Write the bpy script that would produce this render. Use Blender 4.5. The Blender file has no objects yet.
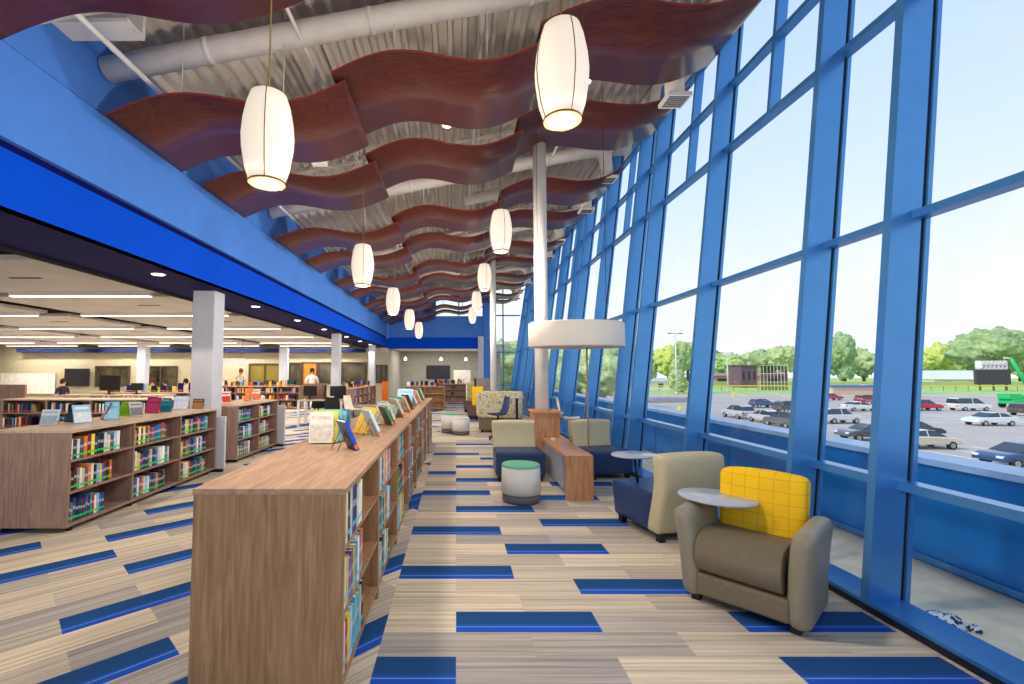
import bpy, bmesh, math, random
from mathutils import Vector, Matrix
R = math.radians
PI = math.pi
S = bpy.context.scene
COL = S.collection
rnd = random.Random(7)

# ------------------------------------------------------------------ camera
W_PX, H_PX, F_PX, CX, VH, EYE = 1024, 684, 455.0, 456.0, 373.0, 1.54
PITCH = R(3.2)
cd = bpy.data.cameras.new('camera')
cam = bpy.data.objects.new('camera', cd)
COL.objects.link(cam)
cd.sensor_fit = 'HORIZONTAL'; cd.sensor_width = 36.0
cd.lens = F_PX / W_PX * 36.0
cd.shift_x = (512 - CX) / W_PX
cd.shift_y = ((VH - F_PX * math.tan(PITCH)) - 342) / W_PX
cd.clip_start = .05; cd.clip_end = 1500
cam.location = (0, 0, EYE)
cam.rotation_euler = (PI / 2 + PITCH, 0, 0)
S.camera = cam

# ------------------------------------------------------------------ exposure, sky, sun
S.view_settings.view_transform = 'Standard'
S.view_settings.look = 'None'
S.view_settings.gamma = 1
S.view_settings.use_curve_mapping = False
S.view_settings.exposure = 0.68
S.cycles.use_denoising = True
S.cycles.max_bounces = 8
S.cycles.diffuse_bounces = 4
S.cycles.glossy_bounces = 4
S.cycles.transparent_max_bounces = 16
S.cycles.sample_clamp_indirect = 6.0
w = bpy.data.worlds.new('sky'); S.world = w; w.use_nodes = True
nt = w.node_tree; nt.nodes.clear()
wo = nt.nodes.new('ShaderNodeOutputWorld'); wb = nt.nodes.new('ShaderNodeBackground')
tc = nt.nodes.new('ShaderNodeTexCoord'); sx = nt.nodes.new('ShaderNodeSeparateXYZ')
cr = nt.nodes.new('ShaderNodeValToRGB')
nt.links.new(tc.outputs['Generated'], sx.inputs[0]); nt.links.new(sx.outputs['Z'], cr.inputs[0])
nt.links.new(cr.outputs[0], wb.inputs[0]); nt.links.new(wb.outputs[0], wo.inputs[0])
e = cr.color_ramp.elements
e[0].position = 0.0; e[0].color = (.74, .73, .71, 1)
e[1].position = 1.0; e[1].color = (.20, .38, .68, 1)
for p_, c_ in ((.14, (.72, .73, .74, 1)), (.32, (.55, .65, .76, 1)), (.60, (.40, .53, .74, 1))):
    q = e.new(p_); q.color = c_
wb.inputs[1].default_value = .96
sl = bpy.data.lights.new('sun', 'SUN'); sl.energy = 1.9; sl.angle = R(6); sl.color = (1, .95, .86)
so = bpy.data.objects.new('sun', sl); COL.objects.link(so); so.rotation_euler = (R(52), 0, R(-72))   # from behind the building, onto the car park

# ------------------------------------------------------------------ helpers
def lin(c):
    return tuple(((v / 255) / 12.92 if v / 255 <= .04045 else ((v / 255 + .055) / 1.055) ** 2.4) for v in c)

def newmat(name):
    m = bpy.data.materials.new(name); m.use_nodes = True
    n = m.node_tree; b = n.nodes['Principled BSDF']
    return m, n, b

def M(name, col, rough=.5, metal=0., spec=.5, var=.06, scale=6., bump=0., emit=None, es=1., stretch=(1, 1, 1), coat=0.):
    m, n, b = newmat(name)
    b.inputs['Roughness'].default_value = rough
    b.inputs['Metallic'].default_value = metal
    b.inputs['Specular IOR Level'].default_value = spec
    b.inputs['Coat Weight'].default_value = coat
    c = lin(col)
    t = n.nodes.new('ShaderNodeTexCoord'); mp = n.nodes.new('ShaderNodeMapping'); mp.inputs['Scale'].default_value = stretch
    no = n.nodes.new('ShaderNodeTexNoise'); no.inputs['Scale'].default_value = scale; no.inputs['Detail'].default_value = 5
    n.links.new(t.outputs['Object'], mp.inputs[0]); n.links.new(mp.outputs[0], no.inputs['Vector'])
    r = n.nodes.new('ShaderNodeValToRGB')
    r.color_ramp.elements[0].position = .3; r.color_ramp.elements[1].position = .7
    r.color_ramp.elements[0].color = (*[max(0, x * (1 - var * 2)) for x in c], 1)
    r.color_ramp.elements[1].color = (*[min(1, x * (1 + var * 2)) for x in c], 1)
    n.links.new(no.outputs['Fac'], r.inputs[0]); n.links.new(r.outputs[0], b.inputs['Base Color'])
    if bump:
        bp = n.nodes.new('ShaderNodeBump'); bp.inputs['Strength'].default_value = bump; bp.inputs['Distance'].default_value = .01
        n.links.new(no.outputs['Fac'], bp.inputs['Height']); n.links.new(bp.outputs[0], b.inputs['Normal'])
    if emit:
        b.inputs['Emission Color'].default_value = (*lin(emit), 1); b.inputs['Emission Strength'].default_value = es
    return m

def wood(name, c1, c2, stretch, rough=.45, scale=3., coat=0., wave=0.):
    m, n, b = newmat(name)
    b.inputs['Roughness'].default_value = rough; b.inputs['Coat Weight'].default_value = coat
    b.inputs['Coat Roughness'].default_value = .15
    t = n.nodes.new('ShaderNodeTexCoord'); mp = n.nodes.new('ShaderNodeMapping'); mp.inputs['Scale'].default_value = stretch
    n.links.new(t.outputs['Object'], mp.inputs[0])
    no = n.nodes.new('ShaderNodeTexNoise'); no.inputs['Scale'].default_value = scale; no.inputs['Detail'].default_value = 8
    no.inputs['Roughness'].default_value = .65; no.inputs['Distortion'].default_value = .6
    n.links.new(mp.outputs[0], no.inputs['Vector'])
    r = n.nodes.new('ShaderNodeValToRGB'); r.color_ramp.elements[0].position = .34; r.color_ramp.elements[1].position = .68
    r.color_ramp.elements[0].color = (*lin(c1), 1); r.color_ramp.elements[1].color = (*lin(c2), 1)
    n.links.new(no.outputs['Fac'], r.inputs[0]); n.links.new(r.outputs[0], b.inputs['Base Color'])
    return m

def emis(name, col, s):
    m = bpy.data.materials.new(name); m.use_nodes = True; n = m.node_tree; n.nodes.clear()
    o = n.nodes.new('ShaderNodeOutputMaterial'); q = n.nodes.new('ShaderNodeEmission')
    q.inputs[0].default_value = (*lin(col), 1); q.inputs[1].default_value = s
    n.links.new(q.outputs[0], o.inputs[0]); return m

def glassmat(name, tint=(.97, .985, 1), refl=.35, rough=.02):
    m = bpy.data.materials.new(name); m.use_nodes = True; n = m.node_tree; n.nodes.clear()
    o = n.nodes.new('ShaderNodeOutputMaterial'); tr = n.nodes.new('ShaderNodeBsdfTransparent'); gl = n.nodes.new('ShaderNodeBsdfGlossy')
    tr.inputs[0].default_value = (*tint, 1); gl.inputs['Roughness'].default_value = rough
    fr = n.nodes.new('ShaderNodeFresnel'); fr.inputs[0].default_value = 1.45
    mu = n.nodes.new('ShaderNodeMath'); mu.operation = 'MULTIPLY'; mu.inputs[1].default_value = refl
    mx = n.nodes.new('ShaderNodeMixShader')
    n.links.new(fr.outputs[0], mu.inputs[0]); n.links.new(mu.outputs[0], mx.inputs[0])
    n.links.new(tr.outputs[0], mx.inputs[1]); n.links.new(gl.outputs[0], mx.inputs[2]); n.links.new(mx.outputs[0], o.inputs[0])
    return m

def colmat(name, rough=.5, lighten=0.):
    """paint whose colour is the object's own colour"""
    m, n, b = newmat(name); b.inputs['Roughness'].default_value = rough
    oi = n.nodes.new('ShaderNodeObjectInfo')
    if lighten:
        mx = n.nodes.new('ShaderNodeMixRGB'); mx.inputs[0].default_value = lighten; mx.inputs[2].default_value = (.9, .88, .82, 1)
        n.links.new(oi.outputs['Color'], mx.inputs[1]); n.links.new(mx.outputs[0], b.inputs['Base Color'])
    else:
        n.links.new(oi.outputs['Color'], b.inputs['Base Color'])
    return m

class MB:
    def __init__(s): s.bm = bmesh.new()
    def verts_faces(s, vs, fs, mi=0):
        bv = [s.bm.verts.new(v) for v in vs]
        out = []
        for f in fs:
            try:
                q = s.bm.faces.new([bv[i] for i in f]); q.material_index = mi; out.append(q)
            except ValueError: pass
        return out
    def hexa(s, p, mi=0):      # 8 points: bottom 4 ccw, top 4 ccw
        return s.verts_faces(p, [(3, 2, 1, 0), (4, 5, 6, 7), (0, 1, 5, 4), (1, 2, 6, 5), (2, 3, 7, 6), (3, 0, 4, 7)], mi)
    def box(s, x0, x1, y0, y1, z0, z1, mi=0, rot=None):
        p = [(x0, y0, z0), (x1, y0, z0), (x1, y1, z0), (x0, y1, z0), (x0, y0, z1), (x1, y0, z1), (x1, y1, z1), (x0, y1, z1)]
        if rot is not None:
            c = Vector(((x0 + x1) / 2, (y0 + y1) / 2, (z0 + z1) / 2)); p = [tuple(rot @ (Vector(q) - c) + c) for q in p]
        s.hexa(p, mi); return s
    def prism(s, poly, axis, a0, a1, mi=0):   # poly in the other two axes, in order
        def mk(u, v, a):
            return {'x': (a, u, v), 'y': (u, a, v), 'z': (u, v, a)}[axis]
        n = len(poly); vs = [mk(u, v, a0) for u, v in poly] + [mk(u, v, a1) for u, v in poly]
        fs = [tuple(range(n))[::-1], tuple(range(n, 2 * n))] + [(i, (i + 1) % n, n + (i + 1) % n, n + i) for i in range(n)]
        s.verts_faces(vs, fs, mi); return s
    def tube(s, pts, r, seg=8, mi=0, caps=True):
        pts = [Vector(p) for p in pts]
        rs = r if isinstance(r, (list, tuple)) else [r] * len(pts)
        rings = []
        for i, p in enumerate(pts):
            d = (pts[min(i + 1, len(pts) - 1)] - pts[max(i - 1, 0)]).normalized()
            a = Vector((0, 0, 1)) if abs(d.z) < .9 else Vector((1, 0, 0))
            u = d.cross(a).normalized(); v = d.cross(u)
            rings.append([s.bm.verts.new(p + (u * math.cos(t) + v * math.sin(t)) * rs[i]) for t in [2 * PI * k / seg for k in range(seg)]])
        for a, b in zip(rings, rings[1:]):
            for k in range(seg):
                f = s.bm.faces.new((a[k], a[(k + 1) % seg], b[(k + 1) % seg], b[k])); f.material_index = mi; f.smooth = True
        if caps:
            for q in (rings[0], rings[-1]):
                f = s.bm.faces.new(q); f.material_index = mi
        return s
    def lathe(s, prof, c=(0, 0, 0), seg=24, mi=0, sx=1., sy=1.):
        rings = []
        for (r_, z) in prof:
            rings.append([s.bm.verts.new((c[0] + r_ * math.cos(2 * PI * k / seg) * sx, c[1] + r_ * math.sin(2 * PI * k / seg) * sy, c[2] + z)) for k in range(seg)])
        for a, b in zip(rings, rings[1:]):
            for k in range(seg):
                f = s.bm.faces.new((a[k], a[(k + 1) % seg], b[(k + 1) % seg], b[k])); f.material_index = mi; f.smooth = True
        if prof[0][0] > 1e-4: s.bm.faces.new(rings[0][::-1]).material_index = mi
        if prof[-1][0] > 1e-4: s.bm.faces.new(rings[-1]).material_index = mi
        return s
    def mesh(s, name, mats):
        bmesh.ops.remove_doubles(s.bm, verts=s.bm.verts, dist=1e-5)
        bmesh.ops.recalc_face_normals(s.bm, faces=s.bm.faces)
        me = bpy.data.meshes.new(name); s.bm.to_mesh(me); s.bm.free()
        for m in (mats if isinstance(mats, (list, tuple)) else [mats]): me.materials.append(m)
        return me
    def build(s, name, mats, parent=None, bevel=0., seg=2, smooth=False, loc=(0, 0, 0), rot=None, sub=0):
        me = s.mesh(name, mats)
        o = bpy.data.objects.new(name, me); COL.objects.link(o); o.parent = parent; o.location = loc
        if rot: o.rotation_euler = rot
        if smooth:
            for p in me.polygons: p.use_smooth = True
        if bevel:
            b = o.modifiers.new('bevel', 'BEVEL'); b.width = bevel; b.segments = seg; b.limit_method = 'ANGLE'; b.angle_limit = R(35)
            if smooth:
                b.harden_normals = False
        if sub:
            q = o.modifiers.new('sub', 'SUBSURF'); q.levels = sub; q.render_levels = sub
        return o

def tag(o, label=None, cat=None, group=None, kind=None):
    if label: o['label'] = label
    if cat: o['category'] = cat
    if group: o['group'] = group
    if kind: o['kind'] = kind
    return o
def thing(name, label, cat, loc=(0, 0, 0), rz=0., group=None):
    o = bpy.data.objects.new(name, None); COL.objects.link(o); o.location = loc; o.rotation_euler = (0, 0, rz)
    o.empty_display_size = .1
    return tag(o, label, cat, group)
def struct(o, label=None):
    return tag(o, label, None, None, 'structure')
def copy_tree(o, parent=None):
    c = o.copy(); COL.objects.link(c); c.parent = parent
    for ch in list(o.children): copy_tree(ch, c)
    return c
def lamp(name, kind, loc, energy, col=(1, .93, .84), size=.2, sy=None, parent=None, rot=None, spread=None):
    l = bpy.data.lights.new(name, kind); l.energy = energy; l.color = col
    if kind == 'AREA':
        l.size = size
        if sy: l.shape = 'RECTANGLE'; l.size_y = sy
        if spread: l.spread = spread
    else: l.shadow_soft_size = size
    o = bpy.data.objects.new(name, l); COL.objects.link(o); o.location = loc; o.parent = parent
    if rot: o.rotation_euler = rot
    o.visible_glossy = False      # the emitting shade or diffuser itself is what shows in reflections
    return o

# ------------------------------------------------------------------ materials
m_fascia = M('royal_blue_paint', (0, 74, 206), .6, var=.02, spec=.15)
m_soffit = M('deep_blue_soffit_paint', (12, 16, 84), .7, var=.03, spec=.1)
m_blue = M('cornflower_blue_paint', (76, 130, 216), .6, var=.02, spec=.25)
m_alu = M('blue_powder_coated_metal', (78, 144, 208), .28, metal=.5, var=.02, spec=.6)
m_gasket = M('black_rubber_gasket', (20, 26, 48), .6)
m_deck = M('grey_painted_steel_deck', (202, 192, 180), .55, var=.05, scale=2)
m_white = M('white_painted_metal', (226, 222, 216), .45, var=.02)
m_col = M('pale_grey_column_paint', (196, 198, 208), .5, var=.02)
m_duct = M('white_painted_duct', (222, 214, 206), .5, var=.03)
m_mahog = wood('mahogany_veneer', (52, 19, 15), (96, 42, 33), (1.0, 16, 16), .30, 3., .12)
m_mahog_edge = M('mahogany_edge', (132, 44, 30), .4)
m_wallc = M('cream_wall_paint', (176, 165, 138), .8, var=.03)
m_cloud = M('pale_acoustic_panel', (206, 201, 194), .85, var=.04, scale=1.2)
m_dark = M('dark_plenum_paint', (40, 34, 32), .9)
m_oak = wood('light_walnut_laminate', (140, 102, 68), (184, 144, 104), (14, 14, 1.0), .42, 2.5)
m_oaktop = wood('walnut_laminate_top', (158, 124, 98), (196, 160, 130), (10, 1.2, 10), .55, 2.5)
m_wal = wood('walnut_laminate_purple_light', (124, 96, 86), (168, 136, 120), (14, 14, 1.0), .45, 2.5)  # walkway bookcases' laminate, with the left area's purplish lighting put into the colour
m_waltop = wood('pale_walnut_top', (176, 152, 128), (208, 186, 160), (10, 1.2, 10), .35, 2.5)
m_table = wood('honey_walnut_laminate', (156, 106, 72), (200, 150, 110), (12, 12, 1.2), .35, 2.5)
m_cap = M('orange_wood_edge', (206, 140, 84), .4)
m_black = M('black_plastic', (24, 23, 26), .45)
m_darkwire = M('dark_wire', (70, 58, 50), .4, .6)
m_taupe = M('taupe_leather', (116, 104, 84), .42, var=.04, scale=30, bump=.12)
m_taupe2 = M('grey_taupe_leather', (140, 132, 114), .42, var=.03, scale=30, bump=.1)
m_navy = M('navy_leather', (38, 60, 100), .38, var=.05, scale=25, bump=.1)
m_beige = M('beige_fabric', (194, 184, 150), .8, var=.04, scale=60, bump=.15)
m_stool = M('pale_grey_vinyl', (214, 210, 204), .55, var=.02)
m_stoolb = M('charcoal_vinyl', (92, 88, 92), .55, var=.04)
m_green = M('sea_green_vinyl', (104, 176, 142), .45, var=.02)
m_tablet = M('grey_laminate_tablet', (172, 178, 188), .22, var=.03, coat=.3)
m_conc = M('pale_concrete', (214, 198, 172), .85, var=.05, scale=1.5)
m_asph = M('asphalt', (182, 170, 162), .9, var=.05, scale=.15)
m_grass = M('grass', (168, 196, 104), .95, var=.08, scale=.08)
m_trunk = M('bark', (104, 84, 66), .9)
m_glass = glassmat('clear_glass', (.965, .985, 1.0), .06)
m_screen = M('dark_screen', (38, 36, 44), .2)
m_cabinet = M('white_laminate', (226, 222, 212), .5)
m_cover = colmat('book_cover', .45); m_cover2 = colmat('book_title_block', .45, .42)
m_pages = M('book_pages', (232, 226, 212), .8)
m_tapeg = M('bright_green_tape', (30, 222, 60), .5)
m_tapec = M('cyan_sticker', (120, 208, 232), .5)
m_tapeo = M('orange_sticker', (240, 130, 40), .5)
m_taper = M('red_tape', (200, 40, 50), .5)
m_skin = M('skin', (206, 158, 132), .6)
m_lampw = emis('warm_light_diffuser', (255, 244, 226), 3.2)
m_lampb = emis('lamp_bright_disc', (255, 250, 236), 9.)

# yellow upholstery with a woven window-pane grid
m_yel, n, b = newmat('yellow_grid_fabric'); b.inputs['Roughness'].default_value = .8
t = n.nodes.new('ShaderNodeTexCoord'); br = n.nodes.new('ShaderNodeTexBrick')
br.offset = .0; br.inputs['Scale'].default_value = 1; br.inputs['Brick Width'].default_value = .088; br.inputs['Row Height'].default_value = .08
br.inputs['Mortar Size'].default_value = .003; br.inputs['Color1'].default_value = (*lin((246, 196, 22)), 1); br.inputs['Color2'].default_value = (*lin((238, 186, 26)), 1)
br.inputs['Mortar'].default_value = (*lin((216, 168, 20)), 1)
mp = n.nodes.new('ShaderNodeMapping'); mp.inputs['Rotation'].default_value = (PI / 2, 0, 0)
n.links.new(t.outputs['Object'], mp.inputs[0]); n.links.new(mp.outputs[0], br.inputs['Vector']); n.links.new(br.outputs[0], b.inputs['Base Color'])

# patterned beige booth fabric
m_pat, n, b = newmat('beige_patterned_fabric'); b.inputs['Roughness'].default_value = .85
t = n.nodes.new('ShaderNodeTexCoord'); vo = n.nodes.new('ShaderNodeTexVoronoi'); vo.inputs['Scale'].default_value = 26; vo.distance = 'CHEBYCHEV'
r = n.nodes.new('ShaderNodeValToRGB'); r.color_ramp.interpolation = 'CONSTANT'
r.color_ramp.elements[0].color = (*lin((206, 198, 158)), 1); r.color_ramp.elements[1].position = .75; r.color_ramp.elements[1].color = (*lin((150, 140, 128)), 1)
q = r.color_ramp.elements.new(.4); q.color = (*lin((188, 182, 150)), 1)
n.links.new(t.outputs['Object'], vo.inputs['Vector']); n.links.new(vo.outputs['Color'], r.inputs[0]); n.links.new(r.outputs[0], b.inputs['Base Color'])

# carpet planks: UV x = metres along the plank, UV y = 0..1 across it; face attribute 'shade' per plank
def carpet(name, blue):
    m, n, b = newmat(name); b.inputs['Roughness'].default_value = .95; b.inputs['Specular IOR Level'].default_value = .15
    uv = n.nodes.new('ShaderNodeUVMap'); uv.uv_map = 'plank'
    at = n.nodes.new('ShaderNodeAttribute'); at.attribute_name = 'shade'
    sp = n.nodes.new('ShaderNodeSeparateXYZ'); n.links.new(uv.outputs[0], sp.inputs[0])
    cb = n.nodes.new('ShaderNodeCombineXYZ')
    mu = n.nodes.new('ShaderNodeMath'); mu.operation = 'MULTIPLY'; mu.inputs[1].default_value = .5
    my = n.nodes.new('ShaderNodeMath'); my.operation = 'MULTIPLY'; my.inputs[1].default_value = 9
    mz = n.nodes.new('ShaderNodeMath'); mz.operation = 'MULTIPLY'; mz.inputs[1].default_value = 40
    n.links.new(sp.outputs[0], mu.inputs[0]); n.links.new(sp.outputs[1], my.inputs[0]); n.links.new(at.outputs['Fac'], mz.inputs[0])
    n.links.new(mu.outputs[0], cb.inputs[0]); n.links.new(my.outputs[0], cb.inputs[1]); n.links.new(mz.outputs[0], cb.inputs[2])
    no = n.nodes.new('ShaderNodeTexNoise'); no.inputs['Scale'].default_value = 1.0; no.inputs['Detail'].default_value = 6; no.inputs['Roughness'].default_value = .7
    n.links.new(cb.outputs[0], no.inputs['Vector'])
    rs = n.nodes.new('ShaderNodeValToRGB'); es = rs.color_ramp.elements
    if blue:
        es[0].position = .0; es[0].color = (*lin((34, 90, 196)), 1)
        es[1].position = 1.; es[1].color = (*lin((40, 80, 132)), 1)
        for p_, c_ in ((.22, (36, 92, 196)), (.25, (150, 176, 226)), (.27, (40, 96, 196)), (.36, (40, 90, 172)), (.40, (42, 84, 138))):
            q = es.new(p_); q.color = (*lin(c_), 1)
        n.links.new(sp.outputs[1], rs.inputs[0])
        mx = n.nodes.new('ShaderNodeMixRGB'); mx.blend_type = 'MULTIPLY'; mx.inputs[0].default_value = .35
        n.links.new(rs.outputs[0], mx.inputs[1]); n.links.new(no.outputs['Fac'], mx.inputs[2]); n.links.new(mx.outputs[0], b.inputs['Base Color'])
    else:
        r1 = n.nodes.new('ShaderNodeValToRGB'); q = r1.color_ramp.elements
        q[0].position = 0; q[0].color = (*lin((170, 163, 158)), 1); q[1].position = 1; q[1].color = (*lin((222, 206, 180)), 1)
        u = q.new(.5); u.color = (*lin((202, 188, 168)), 1)
        n.links.new(at.outputs['Fac'], r1.inputs[0])
        es[0].position = .36; es[0].color = (.56, .54, .53, 1); es[1].position = .60; es[1].color = (1.12, 1.1, 1.06, 1)
        n.links.new(no.outputs['Fac'], rs.inputs[0])
        mx = n.nodes.new('ShaderNodeMixRGB'); mx.blend_type = 'MULTIPLY'; mx.inputs[0].default_value = .85
        n.links.new(r1.outputs[0], mx.inputs[1]); n.links.new(rs.outputs[0], mx.inputs[2]); n.links.new(mx.outputs[0], b.inputs['Base Color'])
    bp = n.nodes.new('ShaderNodeBump'); bp.inputs['Strength'].default_value = .15; bp.inputs['Distance'].default_value = .004
    n.links.new(no.outputs['Fac'], bp.inputs['Height']); n.links.new(bp.outputs[0], b.inputs['Normal'])
    return m
m_carp = carpet('tan_striped_carpet', False); m_carpb = carpet('blue_striped_carpet', True)

# ------------------------------------------------------------------ floor of carpet planks
def clip(poly, a, b, c):          # keep a*x + b*y <= c
    out = []
    for i in range(len(poly)):
        p, q = poly[i], poly[(i + 1) % len(poly)]
        dp, dq = a * p[0] + b * p[1] - c, a * q[0] + b * q[1] - c
        if dp <= 0: out.append(p)
        if (dp < 0 < dq) or (dq < 0 < dp):
            k = dp / (dp - dq); out.append((p[0] + (q[0] - p[0]) * k, p[1] + (q[1] - p[1]) * k))
    return out
def build_floor():
    bm = bmesh.new(); uvl = bm.loops.layers.uv.new('plank'); sh = bm.faces.layers.float.new('shade')
    rr = random.Random(11)
    PW, PL, SEAM = .234, .875, -.43
    def add(poly, to_uv, blue, s):
        if len(poly) < 3: return
        area = abs(sum(poly[i][0] * poly[(i + 1) % len(poly)][1] - poly[(i + 1) % len(poly)][0] * poly[i][1] for i in range(len(poly)))) / 2
        if area < 1e-5: return
        f = bm.faces.new([bm.verts.new((x, y, 0)) for x, y in poly])
        if f.normal.z < 0: pass
        f.material_index = 1 if blue else 0; f[sh] = s
        for l in f.loops: l[uvl].uv = to_uv(l.vert.co.x, l.vert.co.y)
    # walkway beside the glass: planks run across
    known = {0: [-.875, 1.75], 2: [0, 1.75], 4: [.875], 5: [-.4375], 7: [.4375], 9: [-.4375], 10: [.875], 12: [0], 14: [.875],
             15: [-.4375], 17: [1.3125], 18: [0], 20: [-.875], 22: [0], 25: [.4375], 27: [-.4375], 29: [1.3125], 32: [0]}
    for k in range(-20, 104):
        y0 = 2.33 + PW * k; off = 0 if k % 2 == 0 else PL / 2
        for j in range(-3, 5):
            x0 = off + PL * j
            if 34 <= k <= 44: blue = False
            elif k in known: blue = any(abs(x0 - b_) < .05 for b_ in known[k])
            elif -1 <= k < 33: blue = False
            else: blue = rr.random() < .16
            poly = clip(clip([(x0, y0), (x0 + PL, y0), (x0 + PL, y0 + PW), (x0, y0 + PW)], -1, 0, -SEAM), 1, 0, 2.72)
            s = rr.random()
            add(poly, lambda x, y: (x - x0 + 7 * s, (y - y0) / PW), blue, s)
    # the stacks to the left: planks laid on the diagonal
    kl = {0: [-.118, 1.632], 3: [.32], 6: [.757], 8: [-.118], 10: [.757], 11: [-.555], 13: [1.195], 14: [-.118], -2: [-.118], -3: [1.195], -1: []}
    c_ = math.sqrt(.5)
    for k in range(-30, 175):
        w0 = 2.9 + PW * k; off = (.757 if k % 2 == 0 else .32) % PL
        for j in range(-26, 34):
            u0 = off + PL * j
            cx_, cy_ = (u0 + PL / 2 - w0) * c_, (u0 + PL / 2 + w0) * c_
            if cx_ > 1 or cx_ < -27 or cy_ < -3 or cy_ > 32: continue
            if k in kl and u0 < 2.3: blue = any(abs(u0 - b_) < .06 for b_ in kl[k])
            elif k in kl: blue = rr.random() < .2
            elif -6 < k < 15 and u0 < 2.3: blue = False
            else: blue = rr.random() < .17
            cor = [((u - w_) * c_, (u + w_) * c_) for u, w_ in ((u0, w0), (u0, w0 + PW), (u0 + PL, w0 + PW), (u0 + PL, w0))][::-1]
            poly = clip(clip(clip(cor, 1, 0, SEAM), 0, 1, 31), -1, 0, 26)
            s = rr.random()
            add(poly, lambda x, y: ((x + y) * c_ - u0 + 7 * s, ((y - x) * c_ - w0) / PW), blue, s)
    me = bpy.data.meshes.new('floor'); bm.to_mesh(me); bm.free()
    me.materials.append(m_carp); me.materials.append(m_carpb)
    o = bpy.data.objects.new('floor', me); COL.objects.link(o); struct(o)
    b_ = MB(); b_.box(-26, 2.72, -2.4, 31, -.3, -.004); struct(b_.build('trim_1', m_conc))
build_floor()

# ------------------------------------------------------------------ the hall: left fascia, soffit, end wall, deck
ZC = lambda x: 5.10 + .20 * (x + 3.7)
FX = -3.70
b = MB(); b.box(FX - .12, FX, -2, 24.5, 2.9, 3.38); struct(b.build('trim_2', m_fascia))
b = MB(); b.box(FX - .12, FX - .06, -2, 24.5, 3.38, 3.47); struct(b.build('trim_3', m_soffit))  # recessed reveal; the ledge shadow along it is put into the dark colour
b = MB(); b.box(FX - .12, FX, -2, 24.5, 3.47, 4.24); b.box(FX - .12, FX - .012, -2, 24.5, 4.24, 4.255); b.box(FX - .12, FX, -2, 24.5, 4.255, 5.2)
struct(b.build('wall_left', m_blue))
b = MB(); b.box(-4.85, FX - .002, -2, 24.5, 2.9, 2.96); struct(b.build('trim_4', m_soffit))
b = MB(); b.box(-4.91, -4.85, -2, 24.5, 2.86, 3.6); struct(b.build('trim_5', m_dark))
# corrugated deck, ribs run along the hall
b = MB(); xs = []; x = -3.9
while x < 3.7:
    xs += [(x, 0), (x + .05, .0), (x + .07, .08), (x + .17, .08)]; x += .19
pr = [(x, ZC(x) + h) for x, h in xs]
vs = [(x, -2, z) for x, z in pr] + [(x, 25, z) for x, z in pr]; nn = len(pr)
b.verts_faces(vs, [(i, i + 1, nn + i + 1, nn + i) for i in range(nn - 1)])
o = b.build('ceiling', m_deck); so_ = o.modifiers.new('thick', 'SOLIDIFY'); so_.thickness = .02; so_.offset = 1; struct(o)
# end wall
EY = 24.5
b = MB(); b.box(FX, 1.30, EY, EY + .2, 2.85, 3.46); struct(b.build('trim_6', m_fascia))
b = MB(); b.box(FX, 1.72, EY + .02, EY + .2, 3.46, 4.62); b.box(FX, -1.15, EY + .02, EY + .2, 4.62, 5.6); b.box(1.50, 1.78, EY - .1, EY + .2, 0, 6.3)
struct(b.build('wall_back', m_blue))
b = MB(); b.box(-1.15, 1.5, EY + .05, EY + .2, 5.55, 6.2); struct(b.build('trim_7', m_blue))
b = MB(); b.box(-1.15, 1.5, EY + .10, EY + .11, 4.62, 5.55); g_ = b.build('window_1', m_glass); struct(g_)
b = MB()
for xx in (-1.12, .15, 1.47): b.box(xx - .03, xx + .03, EY + .05, EY + .15, 4.62, 5.55)
b.box(-1.15, 1.5, EY + .05, EY + .15, 5.1, 5.15); b.build('window_frame', m_alu, g_)
b = MB(); b.box(1.78, 3.5, EY + .10, EY + .11, 0, 6.4); g_ = b.build('window_2', m_glass); struct(g_)
b = MB()
for zz in (.03, .88, 2.66, 4.66, 5.6, 6.3): b.box(1.78, 3.5, EY + .04, EY + .17, zz - .03, zz + .03)
for xx in (1.81, 2.55): b.box(xx - .03, xx + .03, EY + .04, EY + .17, 0, 6.4)
b.build('window_frame', m_alu, g_)

# ------------------------------------------------------------------ the leaning glass wall
X0 = lambda y: 2.68 - .007 * max(0, y - 6)
LEAN = lambda y: .105 + .0022 * y
def gp(y, z, off): return (X0(y) + LEAN(y) * z + off, y, z)
ys = [-1.0]
fins = []
y = 3.08 - 4.25
pat = [.75, 1.72, 1.78]; i = 0
while y < 24.3:
    fins.append(round(y, 3)); y += pat[i % 3]; i += 1
ZT = lambda y: ZC(X0(y) + LEAN(y) * 6.3) + .02
wn, tn = 3, 8
TR = (.80, 2.62, 4.30, 5.15, 5.98)
for y in fins:
    zt = ZT(y); b = MB()
    def q4(off0, off1, ya, yb, mi=0):
        b.hexa([gp(y, 0, off0)[:1] + (ya, 0), gp(y, 0, off1)[:1] + (ya, 0), gp(y, 0, off1)[:1] + (yb, 0), gp(y, 0, off0)[:1] + (yb, 0),
                gp(y, zt, off0)[:1] + (ya, zt), gp(y, zt, off1)[:1] + (ya, zt), gp(y, zt, off1)[:1] + (yb, zt), gp(y, zt, off0)[:1] + (yb, zt)], mi)
    q4(0, .205, y - .03, y + .03); q4(.205, .23, y - .022, y + .022, 1); q4(.23, .26, y - .04, y + .04)
    struct(b.build('trim_%d' % tn, [m_alu, m_gasket])); tn += 1
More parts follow.
